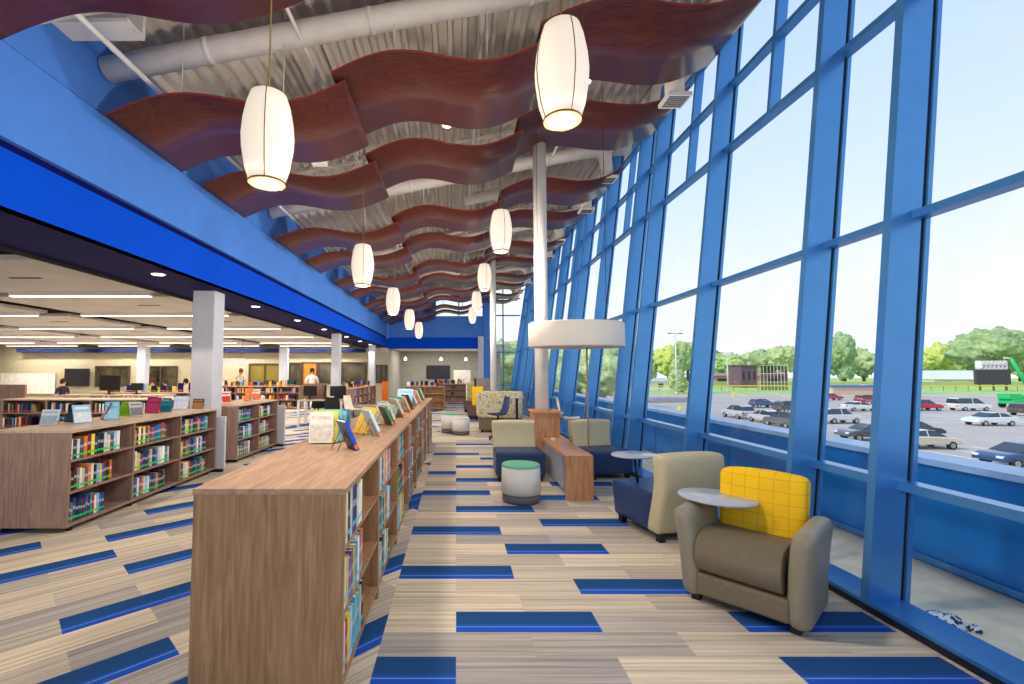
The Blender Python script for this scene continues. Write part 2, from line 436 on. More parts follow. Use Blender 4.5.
for ya, yb in zip(fins, fins[1:]):
    zt = ZT(ya)
    def P(y, z, off): return gp(y, z, off)
    b = MB(); y0, y1 = ya + .03, yb - .03
    b.hexa([P(y0, .055, .232), P(y0, .055, .238), P(y1, .055, .238), P(y1, .055, .232), P(y0, zt, .232), P(y0, zt, .240), P(y1, zt, .240), P(y1, zt, .232)])
    g_ = b.build('window_%d' % wn, m_glass); struct(g_); wn += 1
    for z in TR:
        b = MB(); h = .028
        b.hexa([P(y0, z - h, .14), P(y0, z - h, .25), P(y1, z - h, .25), P(y1, z - h, .14), P(y0, z + h, .14), P(y0, z + h, .25), P(y1, z + h, .25), P(y1, z + h, .14)])
        b.build('transom', m_alu, g_)
    if yb - ya > 1:
        b = MB(); ym = (ya + yb) / 2; z0 = TR[2]
        b.hexa([P(ym - .025, z0, .14), P(ym - .025, z0, .25), P(ym + .025, z0, .25), P(ym + .025, z0, .14), P(ym - .025, zt, .14), P(ym - .025, zt, .25), P(ym + .025, zt, .25), P(ym + .025, zt, .14)])
        b.build('mullion', m_alu, g_)
# sill and head
b = MB(); seg = [-2, 0, 2, 4, 6, 9, 12, 16, 20, 24.5]
for a, c in zip(seg, seg[1:]):
    for (o0, o1, z0, z1, mi) in ((-.01, .24, .0, .06, 0), (-.022, -.01, .0, .035, 1), (-.01, .24, -.12, 0, 0)):
        b.hexa([(X0(a) + o0, a, z0), (X0(a) + o1, a, z0), (X0(c) + o1, c, z0), (X0(c) + o0, c, z0), (X0(a) + o0, a, z1), (X0(a) + o1, a, z1), (X0(c) + o1, c, z1), (X0(c) + o0, c, z1)], mi)
struct(b.build('baseboard_right', [m_alu, m_gasket]))
b = MB()
for a, c in zip(seg, seg[1:]):
    za, zc_ = ZT(a) - .02, ZT(c) - .02
    pa, pc = gp(a, za, 0)[0], gp(c, zc_, 0)[0]
    b.hexa([(pa - .05, a, za - .22), (pa + .4, a, za - .22), (pc + .4, c, zc_ - .22), (pc - .05, c, zc_ - .22), (pa - .05, a, za), (pa + .4, a, za), (pc + .4, c, zc_), (pc - .05, c, zc_)])
struct(b.build('trim_%d' % tn, m_white)); tn += 1

# ------------------------------------------------------------------ left reading room shell
b = MB(); b.box(-26, FX, 25.0, 25.2, 0, 3.6)
struct(b.build('wall_far', m_wallc))
b = MB(); b.box(-26.2, -26, -2, 25.2, 0, 3.6); struct(b.build('wall_side', m_wallc))
b = MB(); b.box(-26, -4.91, -2, 25, 3.5, 3.6); struct(b.build('trim_%d' % tn, m_dark)); tn += 1
b = MB(); b.box(-23.8, -4.95, 24.6, 25.0, 2.66, 2.86); struct(b.build('trim_%d' % tn, M('dark_navy_beam_paint', (6, 22, 66), .7, var=.02))); tn += 1
for xx, yy, ww in ((-4.16, 7.45, .36), (-4.15, 15.6, .27), (-4.10, 22.1, .30), (-15.85, 22.9, .44), (-8.98, 23.6, .40)):
    b = MB(); b.box(xx - ww / 2, xx + ww / 2, yy, yy + .33, 0, 2.9); struct(b.build('trim_%d' % tn, m_col, bevel=.01)); tn += 1
m_wind = M('dim_office_glass', (70, 64, 48), .15, var=.5, scale=1.3)
m_winy = M('yellow_office_wall', (122, 108, 48), .6, var=.2, scale=1.)
for (x0, x1, z0, z1, mm, kk) in ((-19.7, -17.9, .83, 1.87, m_wind, 0), (-17.0, -15.3, .83, 1.87, m_wind, 0), (-11.3, -9.6, .9, 2.0, m_winy, 0), (-9.1, -8.5, .6, 2.05, m_wind, 0),
                            (-8.4, -7.6, 0, 2.08, M('orange_wood_door', (196, 116, 40), .5), 1), (-7.5, -4.95, 1.0, 2.08, m_wind, 0), (-4.4, -3.8, 1.05, 1.92, m_wind, 0)):
    b = MB(); b.box(x0, x1, 24.95, 24.99, z0, z1)
    o = b.build(('door_1' if kk else 'window_%d' % wn), mm); struct(o)
    if not kk: wn += 1
    b = MB()
    for xx in ([x0, (x0 + x1) / 2, x1] if not kk else [x0, x1]): b.box(xx - .04, xx + .04, 24.9, 24.99, z0, z1)
    b.box(x0 - .04, x1 + .04, 24.9, 24.99, z1, z1 + .06)
    if not kk: b.box(x0 - .04, x1 + .04, 24.9, 24.99, z0 - .05, z0)
    b.build('window_frame' if not kk else 'door_frame', M('bronze_frame', (74, 60, 48), .5), o)
# room beyond the end wall
m_greyw = M('grey_room_paint', (150, 148, 138), .8)
b = MB(); b.box(FX, 3.0, 30.8, 31, 0, 3.2); b.box(FX - .2, FX, 25.2, 31, 0, 3.2); struct(b.build('wall_beyond', m_greyw))
b = MB(); b.box(FX, 3.0, EY + .2, 31, 3.0, 3.1); struct(b.build('trim_%d' % tn, m_cabinet)); tn += 1
b = MB(); b.box(-2.0, -.4, 30.7, 30.78, 1.15, 2.05, 0)
tag(b.build('wall_screen', m_screen), 'large dark wall screen in the room beyond the end opening', 'screen')
b = MB(); b.box(1.18, 1.46, EY - .35, EY - .02, 0, 3.5); struct(b.build('trim_%d' % tn, m_col)); tn += 1

# ------------------------------------------------------------------ acoustic clouds with strip lights
def make_cloud(x0, x1, y0, y1, lx0, lx1, lab):
    t = thing('ceiling_cloud', lab, 'ceiling panel', ((x0 + x1) / 2, (y0 + y1) / 2, 3.05), group='pale ceiling panels over the reading room')
    hx, hy = (x1 - x0) / 2, (y1 - y0) / 2
    b = MB(); b.box(-hx, hx, -hy, hy, 0, .07); b.build('panel', m_cloud, t)
    cx_ = (x0 + x1) / 2
    b = MB(); b.box(lx0 - cx_, lx1 - cx_, hy - .09, hy + .01, -.075, 0); h_ = b.build('light_housing', m_white, t)
    b = MB(); b.box(lx0 - cx_ + .02, lx1 - cx_ - .02, hy - .085, hy - .005, -.085, -.0755); b.build('diffuser', m_lampw, h_)
    b = MB(); b.box(hx * .2, hx * .45, -hy * .1, -hy * .1 + .08, -.004, .0); b.build('air_slot', m_dark, t)
    return t
rows = [(2.9, 5.65), (6.0, 8.5), (8.95, 11.4), (12.0, 14.8), (15.3, 18.2), (18.7, 21.8), (22.2, 24.3)]
colsx = [(-9.5, -5.5), (-14.3, -10.3), (-19.2, -15.1), (-24.1, -20.0)]
rn = ['nearest', 'second', 'third', 'fourth', 'fifth', 'sixth', 'farthest']; cn = ['first', 'second', 'third', 'fourth']
for ri, (y0, y1) in enumerate(rows):
    for ci, (x0, x1) in enumerate(colsx):
        if (0 + x1 + .0) / y0 < -1.55: continue
        lx0, lx1 = x0 + .1, x1 - .2
        if (ri, ci) == (1, 0): lx0 = -8.35
        make_cloud(x0, x1, y0, y1, lx0, lx1, 'pale ceiling panel with strip light, %s row from camera, %s from blue soffit' % (rn[ri], cn[ci]))
        lamp('strip_light', 'AREA', ((lx0 + lx1) / 2, y1, 2.94), 78 if ci == 0 else 70, (1, .94, .86), lx1 - lx0, .12)
dls = [3.4, 6.2, 9.25, 11.7, 14.1, 17.0, 19.4, 21.7]
for k, y in enumerate(dls):
    t = thing('recessed_downlight', '%s small round downlight in the dark blue soffit from the camera' % ['nearest', 'second', 'third', 'fourth', 'fifth', 'sixth', 'seventh', 'farthest'][k], 'downlight', (-4.1, y, 2.9), group='downlights in the blue soffit')
    b = MB(); b.lathe([(.075, -.008), (.092, -.006), (.096, 0), (.075, 0)], seg=20); b.build('trim_ring', m_white, t)
    b = MB(); b.lathe([(.0, -.008), (.075, -.008)], seg=20); b.build('lens', m_lampb, t)
    lamp('downlight', 'SPOT', (-4.1, y, 2.88), 60, (1, .88, .74), .05).data.spot_size = R(110)

# ------------------------------------------------------------------ wooden wave panels
WAVES = {'A': (-3.52, 2.40, 4.11, .35, .125), 'B': (-1.26, 2.20, 4.55, .36, .13), 'C': (.86, 2.42, 5.07, .46, .13)}
def wz(kind, x):
    x0, wd, z0, dz, am = WAVES[kind]; s_ = (x - x0) / wd
    return z0 + dz * s_ + am * math.sin(2 * PI * s_)
def wave_mesh(kind, depth=1.28):
    x0, wd, z0, dz, am = WAVES[kind]; N = 40; th = .022; b = MB()
    top, bot = [], []
    for i in range(N + 1):
        x = x0 + wd * i / N; z = wz(kind, x)
        bot.append((x - x0, z - z0)); top.append((x - x0, z - z0 + th))
    vs = [(x, 0, z) for x, z in bot] + [(x, depth, z) for x, z in bot] + [(x, 0, z) for x, z in top] + [(x, depth, z) for x, z in top]
    n = N + 1
    for i in range(N):
        b.verts_faces([vs[i], vs[i + 1], vs[n + i + 1], vs[n + i]], [(0, 1, 2, 3)], 0)
        b.verts_faces([vs[2 * n + i], vs[2 * n + i + 1], vs[3 * n + i + 1], vs[3 * n + i]], [(0, 3, 2, 1)], 0)
        b.verts_faces([vs[i], vs[2 * n + i], vs[2 * n + i + 1], vs[i + 1]], [(0, 1, 2, 3)], 1)
        b.verts_faces([vs[n + i], vs[n + i + 1], vs[3 * n + i + 1], vs[3 * n + i]], [(0, 1, 2, 3)], 1)
    for i in (0, N):
        b.verts_faces([vs[i], vs[n + i], vs[3 * n + i], vs[2 * n + i]], [(0, 1, 2, 3)], 1)
    me = b.mesh('wave_panel', [m_mahog, m_mahog_edge])
    for p in me.polygons:
        if p.material_index == 0: p.use_smooth = True
    return me
wm = {k: wave_mesh(k) for k in WAVES}
ridx = ['nearest', 'second', 'third', 'fourth', 'fifth', 'sixth', 'seventh', 'eighth', 'ninth', 'tenth', 'eleventh', 'farthest']
wy = []
for k in range(-1, 5): wy += [4.42 + 4.25 * k, 6.15 + 4.25 * k]
for ri, y in enumerate(wy):
    if y > 23.2: continue
    if ri == 1: y = 2.10
    for kind, where in (('A', 'beside the blue wall'), ('B', 'in the middle of the hall'), ('C', 'beside the glass wall')):
        x0, wd, z0, dz, am = WAVES[kind]
        t = thing('wave_panel', 'red-brown wooden wave ceiling panel %s, %s row from the camera' % (where, ridx[ri]), 'ceiling panel', (x0, y, z0), group='mahogany wave panels under the roof deck')
        o = bpy.data.objects.new('panel', wm[kind]); COL.objects.link(o); o.parent = t
        for fx in (.28, .72):
            for dy in (.15, 1.13):
                xx = x0 + wd * fx; zz = wz(kind, xx) - z0; b = MB()
                b.tube([(xx - x0, dy, zz + .02), (xx - x0, dy, ZC(xx) - z0)], .004, 5)
                b.build('cable', m_white, t)

# ------------------------------------------------------------------ roof steel, ducts, pipes
for k in range(-1, 5):
    y = 3.86 + 4.25 * k
    b = MB()
    for s_, (xa, xb) in enumerate(((FX, 3.2),)):
        for h, rr_ in ((.08, .035), (.42, .03)):
            za, zb = ZC(xa) - h, ZC(xb) - h
            b.hexa([(xa, y - .04, za - rr_), (xb, y - .04, zb - rr_), (xb, y + .04, zb - rr_), (xa, y + .04, za - rr_), (xa, y - .04, za), (xb, y - .04, zb), (xb, y + .04, zb), (xa, y + .04, za)])
        n_ = 22
        for i in range(n_):
            x1, x2 = xa + (xb - xa) * i / n_, xa + (xb - xa) * (i + 1) / n_
            h1, h2 = (.1, .42) if i % 2 == 0 else (.42, .1)
            b.tube([(x1, y, ZC(x1) - h1), (x2, y, ZC(x2) - h2)], .012, 5)
    struct(b.build('trim_%d' % tn, m_deck)); tn += 1
    if k == 0:
        b = MB(); b.box(FX, -3.0, 3.98, 4.22, 4.74, 4.78); b.box(FX, -3.0, 4.18, 4.22, 4.78, 5.0); struct(b.build('trim_%d' % tn, m_white)); tn += 1
duct_n = ['nearest', 'second', 'third', 'fourth', 'fifth', 'sixth']
def grille(parent, x, y, z):
    b = MB(); b.box(x - .16, x + .16, y - .16, y + .16, z - .03, z + .02); g = b.build('diffuser_frame', m_white, parent)
    b = MB()
    for i in range(6): b.box(x - .13, x + .13, y - .13 + i * .045, y - .11 + i * .045, z - .038, z - .028)
    b.build('louvre', m_stoolb, g)
for k in range(0, 5):
    y = 4.62 + 4.25 * k
    t = thing('air_duct', 'long white round duct crossing under the roof, %s from the camera' % duct_n[k], 'duct', (FX, y, 4.72), group='long white ducts above the wave panels')
    b = MB(); P0 = Vector((FX, y, 4.72)); DZ = lambda x: 4.72 + .195 * (x - FX)
    b.tube([(x - FX, 0, DZ(x) - 4.72) for x in (FX + .03, -2, 0, 2.0)], .125, 18) if k == 0 else b.tube([(x - FX, 0, DZ(x) - 4.72) for x in (FX + .03, -2, 0, 2.0, 2.6)] + [(2.85 - FX, 0, DZ(2.75) - 4.74), (2.98 - FX, 0, DZ(2.8) - 4.86), (3.02 - FX, 0, 5.42 - 4.72)], .125, 18)
    b.build('pipe', m_duct, t)
    for x in (-2.6, -.9, .8, 1.8):
        b = MB(); b.tube([(x - .03 - FX, 0, DZ(x) - 4.726), (x + .03 - FX, 0, DZ(x) - 4.714)], .131, 18); b.build('joint_band', m_white, t)
    if k: grille(t, 3.02 - FX, -.0, 5.40 - 4.72)
    y2 = y + 1.42
    t = thing('short_air_duct', 'short white duct bending down to a grille at the glass wall, %s from the camera' % duct_n[k], 'duct', (0, y2, 5.3), group='short white ducts at the glass wall')
    b = MB(); b.tube([(0.2, 0, .22), (1.4, 0, .46), (2.3, 0, .62), (2.7, 0, .66), (2.93, 0, .52), (3.0, 0, .28), (3.0, 0, .0)], .125, 18); b.build('pipe', m_duct, t)
    grille(t, 3.0, 0, -.02)
for k, (px, pz, pr_) in enumerate(((-3.28, 4.64, .028), (-1.62, 5.03, .02), (.3, 5.5, .02), (1.9, 5.8, .025))):
    b = MB(); b.tube([(px, -1.5, pz), (px, 24.3, pz)], pr_, 8)
    for y in range(0, 24, 3): b.tube([(px, y + .4, pz), (px, y + .4, ZC(px))], .008, 5)
    tag(b.build('sprinkler_pipe', m_white), ['thin white pipe running under the roof closest to the blue wall', 'thin white pipe under the roof above the left row of lamps', 'thin white pipe under the roof above the right row of lamps', 'thin white pipe under the roof closest to the glass wall'][k], 'pipe', 'white pipes under the roof')
for k, (x, y) in enumerate(((-.12, 5.9), (1.75, 5.92), (-.1, 10.1), (1.75, 10.1), (-.1, 14.4), (1.75, 14.4))):
    z = wz('B' if x < .8 else 'C', x) + .12
    t = thing('can_light', 'white cylinder spotlight above the wave panels, %s pair from the camera, %s side' % (['nearest', 'second', 'third'][k // 2], ['left', 'right'][k % 2]), 'spotlight', (x, y, z), group='white cylinder spotlights between the wave panels')
    b = MB(); b.lathe([(.07, 0), (.075, .02), (.075, .2), (.02, .22), (.02, ZC(x) - z)], seg=16); b.build('housing', m_white, t)
    b = MB(); b.lathe([(0, -.003), (.062, -.003)], seg=16); b.build('lens', m_lampb, t)
t = thing('wall_speaker', 'small white box hanging below the second row of wave panels', 'speaker', (-1.85, 6.0, 4.45))
b = MB(); b.box(-.1, .1, -.08, .08, -.1, .1); b.build('box', m_white, t, bevel=.01)
b = MB(); b.box(-.08, .08, -.085, -.079, -.08, .08); b.build('front_grille', m_stool, t)
b = MB(); b.tube([(0, 0, .1), (0, 0, ZC(-1.85) - 4.45)], .01, 6); b.build('hanger', m_white, t)

# ------------------------------------------------------------------ pendant lamps
m_shade, n, bs = newmat('opal_pendant_shade'); bs.inputs['Roughness'].default_value = .35
bs.inputs['Base Color'].default_value = (*lin((222, 212, 194)), 1)
bs.inputs['Emission Color'].default_value = (*lin((255, 236, 212)), 1); bs.inputs['Emission Strength'].default_value = .36
def make_pendant():
    t = thing('pendant_lamp', '', 'lamp')
    b = MB(); b.lathe([(.105, .0), (.128, .015), (.162, .12), (.185, .27), (.19, .36), (.180, .48), (.158, .60), (.132, .685), (.10, .70), (0, .702)], seg=36)
    b.build('lamp_shade', m_shade, t)
    b = MB()
    for a in (R(-75), R(15), R(105), R(195)):
        b.tube([(math.cos(a) * r_, math.sin(a) * r_, z) for r_, z in ((.131, .015), (.165, .12), (.188, .27), (.193, .36), (.183, .48), (.161, .60), (.134, .685))], .0035, 5)
    b.lathe([(.128, .0), (.134, .004), (.134, .016), (.128, .018)], seg=36)
    b.build('metal_rib', M('bronze_rib', (110, 84, 52), .4, .5), t)
    b = MB(); b.lathe([(0, -.004), (.09, -.004)], seg=30); b.build('lens', m_lampb, t)
    return t
pa = [('left', x, y, z) for x, y, z in ((-1.24, 2.92, 2.77), (-1.38, 6.65, 2.82), (-1.45, 10.4, 2.88), (-1.45, 14.1, 2.90), (-1.47, 17.9, 2.93))]
pb = [('right', .655, y, z) for y, z in ((2.72, 3.08), (6.55, 3.30), (10.4, 3.44), (14.4, 3.52), (18.1, 3.55))]
base = make_pendant()
nm = ['nearest', 'second', 'third', 'fourth', 'farthest']
for i, (side, x, y, z) in enumerate(pa + pb):
    o = base if i == 0 else copy_tree(base)
    o.location = (x, y, z + .005); o.scale = (.87, .87, .87); o['group'] = 'glowing barrel pendants in two rows'
    o['label'] = 'glowing cream barrel pendant lamp, %s in the %s row' % (nm[i % 5], side)
    b = MB(); b.tube([(0, 0, .70), (0, 0, (ZC(x) - z - .03) / .87)], .006, 6); b.lathe([(.02, .70), (.02, .73), (.006, .74)], seg=12); b.build('cord', M('brass_cord', (150, 124, 70), .4), o)
    lamp('pendant_bulb', 'POINT', (x, y, z - .22), 72, (1, .90, .78), .10)

# ------------------------------------------------------------------ white posts and the canopy
for (x, y, r_) in ((1.375, 7.32, .108), (1.22, 14.9, .10)):
    b = MB(); b.tube([(x, y, 0), (x, y, ZC(x) - .05)], r_, 20); struct(b.build('trim_%d' % tn, m_white)); tn += 1
t = thing('table_canopy', 'round white drum canopy hanging above the shared wooden table', 'canopy', (1.70, 6.42, 1.90))
b = MB(); b.lathe([(.655, 0), (.672, .02), (.668, .33), (.655, .345)], seg=56, sx=1., sy=.74); b.build('drum', M('canopy_fabric', (234, 226, 214), .7, var=.005), t)
b = MB(); b.lathe([(0, .03), (.65, .012)], seg=48, sx=1., sy=.74); b.build('underside', M('canopy_inside', (206, 200, 194), .8), t)
b = MB()
for sx_ in (-.5, .5): b.tube([(sx_, .2, .3), (sx_, .2, ZC(1.7 + sx_) - 1.9)], .004, 5)
b.build('cable', m_darkwire, t)
b = MB(); b.box(-.40, -.22, .42, .95, .12, .22); b.build('bracket', m_white, t)
t = thing('tan_rod', 'thin tan rod standing under the right side of the canopy', 'rod', (1.90, 6.60, 0))
b = MB(); b.tube([(0, 0, 0.01), (0, 0, 1.9)], .012, 8); b.build('rod', M('tan_metal', (168, 140, 112), .5), t)
b = MB(); b.lathe([(.07, 0), (.07, .012), (.012, .02)], seg=20); b.build('foot', m_black, t)

# ------------------------------------------------------------------ bookcases
SH = [.085, .39, .695]; TOPZ = .985
def shelf_unit(label, x_face, y0, bays, bay, depth, mw, mtop, group=None, rz=0., loc=None, low=.055, name='bookcase'):
    """double-sided low bookcase; local x = depth (face at 0, body towards -x), local y along the run"""
    t = thing(name, label, 'bookcase', loc or (x_face, y0, 0), rz, group)
    L = bays * bay + .02; p = .022
    for yy in (0, L - .025):
        b = MB(); b.box(-depth, 0, yy, yy + .025, low, TOPZ - .028); b.build('end_panel', mw, t, bevel=.002)
    b = MB(); b.box(-depth - .004, .006, -.004, L + .004, TOPZ - .028, TOPZ); b.build('top', mtop, t, bevel=.003)
    b = MB(); b.box(-depth / 2 - .01, -depth / 2 + .01, .025, L - .025, .085, TOPZ - .028); b.build('back_panel', mw, t)
    for i in range(1, bays):
        b = MB(); b.box(-depth + .004, -.004, i * bay - p / 2, i * bay + p / 2, .085, TOPZ - .028); b.build('divider', mw, t)
    for i in range(bays):
        a, c = i * bay + (.025 if i == 0 else p / 2), (i + 1) * bay - (.005 if i == bays - 1 else p / 2)
        for z in SH[1:]:
            b = MB(); b.box(-depth + .006, -.006, a, c, z - .022, z); b.build('shelf', mw, t)
    b = MB(); b.box(-depth + .002, -.002, .025, L - .025, .055, .085); b.build('base_board', mw, t)
    nf = max(2, bays + 1)
    for i in range(nf):
        yy = .12 + (L - .24) * i / (nf - 1)
        for xx in (-.07, -depth + .07):
            b = MB(); b.lathe([(.028, 0), (.028, .035), (.02, .055)], c=(xx, yy, 0), seg=12); b.build('foot', m_black, t)
    return t
# near run beside the walkway: eight one-bay cases
NX, NY, NB = -.535, 2.22, .995
on = ['nearest', 'second', 'third', 'fourth', 'fifth', 'sixth', 'seventh', 'farthest']
for i in range(8):
    shelf_unit('%s bay of the long light-walnut bookcase run beside the walkway' % on[i], NX, NY + i * NB, 1, NB - .02, .725, m_oak, m_oaktop, 'low walnut bookcases beside the walkway', low=.0)
shelf_unit('long walnut bookcase on the left with three bays of green-taped books', -3.73, 4.44, 3, .895, .77, m_wal, m_waltop)
shelf_unit('walnut bookcase with two bays just behind the nearest grey column', -3.75, 7.88, 2, .86, .74, m_wal, m_waltop)
shelf_unit('distant walnut bookcase with four bays behind the computer desk', -3.72, 16.7, 5, .9, .77, m_wal, m_waltop)
for (y_, lab) in ((7.17, 'pale narrow panel box at the far end of the long left bookcase'), (9.66, 'pale narrow panel box at the far end of the bookcase behind the column')):
    t = thing('end_box', lab, 'box', (-3.74, y_, 0)); b = MB(); b.box(-.6, .13, .0, .05, .05, .86); b.build('panel', m_col, t, bevel=.008); b = MB(); b.box(-.55, .10, .0, .05, 0, .05); b.build('base', m_black, t)
# rows that face the camera
shelf_unit('dark bookcase with red-taped books behind the left display books', 0, 0, 4, .95, .6, m_wal, m_waltop, rz=-PI / 2, loc=(-9.7, 9.75, 0))
shelf_unit('low cream-topped bookcase in the far left of the reading room', 0, 0, 4, .95, .6, m_wal, m_waltop, rz=-PI / 2, loc=(-10.6, 13.2, 0))
shelf_unit('dark low bookcase standing between the nearest column and the computer desk', 0, 0, 4, .9, .6, m_wal, m_waltop, rz=-PI / 2, loc=(-10.3, 19.5, 0))
shelf_unit('two-bay bookcase at the far end of the walkway', 0, 0, 2, .76, .5, m_wal, m_waltop, rz=-PI / 2, loc=(-1.03, 23.2, 0))
shelf_unit('small walnut bookcase end-on just past the long walkway run', 0, 0, 2, .8, .6, m_oak, m_oaktop, rz=-PI / 2, loc=(-2.1, 18.8, 0))
t = thing('wood_screen', 'tall grey-brown wooden screen at the left edge behind the dark bookcase', 'screen', (-10.45, 10.7, 0))
b = MB(); b.box(-.62, .35, 0, .05, .05, 1.27); b.build('panel', m_wal, t, bevel=.004)
b = MB(); b.box(-.5, -.44, -.15, .2, 0, .05); b.box(.2, .26, -.15, .2, 0, .05); b.build('foot', m_black, t)

# ------------------------------------------------------------------ books
def book_mesh(tape):
    """unit book: x = thickness, y = depth behind the spine, z = height; slots: cover, pages, title block, tape"""
    b = MB(); e_ = .5
    zs = [0, .13, .235, .30, .52, .66, 1.0]; mi = [0, 3, 0, 0, 2, 0]
    for (z0, z1, m_) in zip(zs, zs[1:], mi):
        b.verts_faces([(-e_, 0, z0), (e_, 0, z0), (e_, 0, z1), (-e_, 0, z1)], [(0, 1, 2, 3)], m_)
    b.box(-e_, -e_ + .12, 0, 1, 0, 1, 0); b.box(e_ - .12, e_, 0, 1, 0, 1, 0)
    b.box(-e_ + .12, e_ - .12, .02, .97, .03, .97, 1)
    me = b.mesh('book', [m_cover, m_pages, m_cover2, tape]); return me
bk = {'g': book_mesh(m_tapeg), 'c': book_mesh(m_tapec), 'r': book_mesh(m_taper)}
PALL = [('navy', (30, 44, 92)), ('black', (34, 34, 40)), ('navy', (40, 56, 100)), ('black', (28, 28, 32)), ('grey', (96, 98, 106)), ('white', (214, 214, 216)), ('slate', (62, 74, 92)), ('white', (228, 226, 220)), ('blue', (48, 96, 172)), ('teal', (40, 134, 140)), ('red', (196, 44, 46)),
        ('yellow', (232, 196, 50)), ('cream', (224, 210, 178)), ('grey', (128, 128, 134)), ('purple', (96, 66, 140)), ('maroon', (116, 36, 48)), ('orange', (226, 120, 44)), ('white', (236, 232, 226)), ('dark blue', (30, 60, 120)), ('pale blue', (150, 190, 222))]
PALK = [('green', (110, 170, 50)), ('cyan', (70, 190, 200)), ('yellow', (244, 208, 60)), ('orange', (246, 142, 60)), ('white', (238, 236, 230)), ('pale blue', (140, 200, 235)), ('red', (222, 60, 50)), ('navy', (36, 56, 120)), ('cream', (240, 220, 180)), ('purple', (140, 100, 170)), ('black', (36, 34, 40))]
ordn = ['first', 'second', 'third', 'fourth', 'fifth', 'sixth', 'seventh', 'eighth', 'ninth', 'tenth', 'eleventh', 'twelfth', 'thirteenth', 'fourteenth', 'fifteenth', 'sixteenth', 'seventeenth', 'eighteenth', 'nineteenth', 'twentieth']
shn = ['bottom', 'middle', 'top']
def fill_cell(x, y, z, length, mesh, pal, rz, label, group, n, tall=.235, stuff=None, depth=.17, dirx=0, diry=1):
    """a row of books from (x,y) going along (dirx,diry); spines face outwards"""
    used = 0.; i = 0
    while used < length and i < n:
        th = length / n * rnd.uniform(.72, 1.22); th = min(th, length - used + .002)
        if th < .008: break
        h = tall * rnd.uniform(.84, 1.05); d = depth * rnd.uniform(.9, 1.05)
        nm_, c = rnd.choice(pal); k = rnd.uniform(.85, 1.1); c = tuple(min(255, v * k) for v in c)
        px, py = x + dirx * (used + th / 2), y + diry * (used + th / 2)
        if stuff is not None:
            stuff.append((px, py, z, th * .94, d, h, c, rz))
        else:
            o = bpy.data.objects.new('book', mesh); COL.objects.link(o)
            o.location = (px, py, z + .001); o.rotation_euler = (0, 0, rz); o.scale = (th * .94, d, h); o.color = (*lin(c), 1)
            tag(o, label % (nm_, ordn[i]), 'book', group)
        used += th; i += 1
def stuff_books(name, label, lst, tape):
    """far books nobody could tell apart, one object"""
    bm = bmesh.new(); cl = bm.loops.layers.color.new('Col')
    for (x, y, z, th, d, h, c, rz) in lst:
        m_ = Matrix.Translation((x, y, z + .001)) @ Matrix.Rotation(rz, 4, 'Z')
        def pt(a, b_, c_): return m_ @ Vector((a, b_, c_))
        for (z0, z1, tp) in ((0, h * .14, 0), (h * .14, h * .22, 1), (h * .22, h, 0)):
            v = [bm.verts.new(pt(*q)) for q in ((-th / 2, 0, z0), (th / 2, 0, z0), (th / 2, 0, z1), (-th / 2, 0, z1))]
            f = bm.faces.new(v); f.material_index = tp
            for l in f.loops: l[cl] = (*lin(c), 1)
        v = [bm.verts.new(pt(*q)) for q in ((-th / 2, 0, 0), (th / 2, 0, 0), (th / 2, 0, h), (-th / 2, 0, h), (-th / 2, d, 0), (th / 2, d, 0), (th / 2, d, h), (-th / 2, d, h))]
        for ix, mi in (((0, 3, 7, 4), 0), ((1, 5, 6, 2), 0), ((3, 2, 6, 7), 2), ((4, 7, 6, 5), 2)):
            f = bm.faces.new([v[i] for i in ix]); f.material_index = mi
            for l in f.loops: l[cl] = (*lin(c), 1)
    me = bpy.data.meshes.new(name); bm.to_mesh(me); bm.free()
    for q in (m_vcol, tape, m_pages): me.materials.append(q)
    o = bpy.data.objects.new(name, me); COL.objects.link(o); tag(o, label, 'books', None, 'stuff')
m_vcol, n, b = newmat('book_covers_many'); a_ = n.nodes.new('ShaderNodeAttribute'); a_.attribute_name = 'Col'; n.links.new(a_.outputs['Color'], b.inputs['Base Color'])
bayn = ['nearest', 'middle', 'far']
for bay in range(3):
    for s_ in range(3):
        ln = [.64, .60, .68][(bay + s_) % 3] if bay < 2 else .70
        if (bay, s_) == (0, 0): ln = .50
        fill_cell(-3.765, 4.44 + .03 + bay * .895, SH[s_], ln, bk['g'], PALL, PI / 2, '%s taped book, %s from left, ' + '%s shelf, %s bay, long left bookcase' % (shn[s_], bayn[bay]), 'green-taped books in the long left bookcase', 16, .215 if s_ < 2 else .205)
for bay in range(2):
    for s_ in range(3):
        fill_cell(-3.785, 7.88 + .03 + bay * .86, SH[s_], [.56, .60, .52][(bay + s_) % 3], bk['g'], PALL, PI / 2, '%s taped book, %s from left, ' + '%s shelf, %s bay, bookcase behind column' % (shn[s_], ['left', 'right'][bay]), 'green-taped books in the bookcase behind the column', 12, .21)
st = []
for bay in range(8):
    for s_ in range(3):
        y0 = NY + bay * NB + .03; ln = .50 if bay == 0 else .58
        if bay < 3:
            fill_cell(NX - .008, y0, SH[s_], ln, bk['c'], PALK, PI / 2, '%s picture book, %s from left, ' + '%s shelf, %s bay, walkway bookcase' % (shn[s_], on[bay]), 'picture books in the walkway bookcase', 9, .245, depth=.2)
        else:
            fill_cell(NX - .008, y0, SH[s_], ln, None, PALK, PI / 2, '', '', 14, .24, st, .2)
stuff_books('distant_picture_books', 'many picture books in the farther bays of the walkway bookcase', st, m_tapec)
st = []
for bay in range(4):
    for s_ in range(3):
        fill_cell(-9.7 + .03 + bay * .95, 9.78, SH[s_], .62, None, PALL, 0, '', '', 20, .21, st, .17, 1, 0)
stuff_books('red_taped_books', 'red-taped books filling the dark bookcase at the left', st, m_taper)
st = []
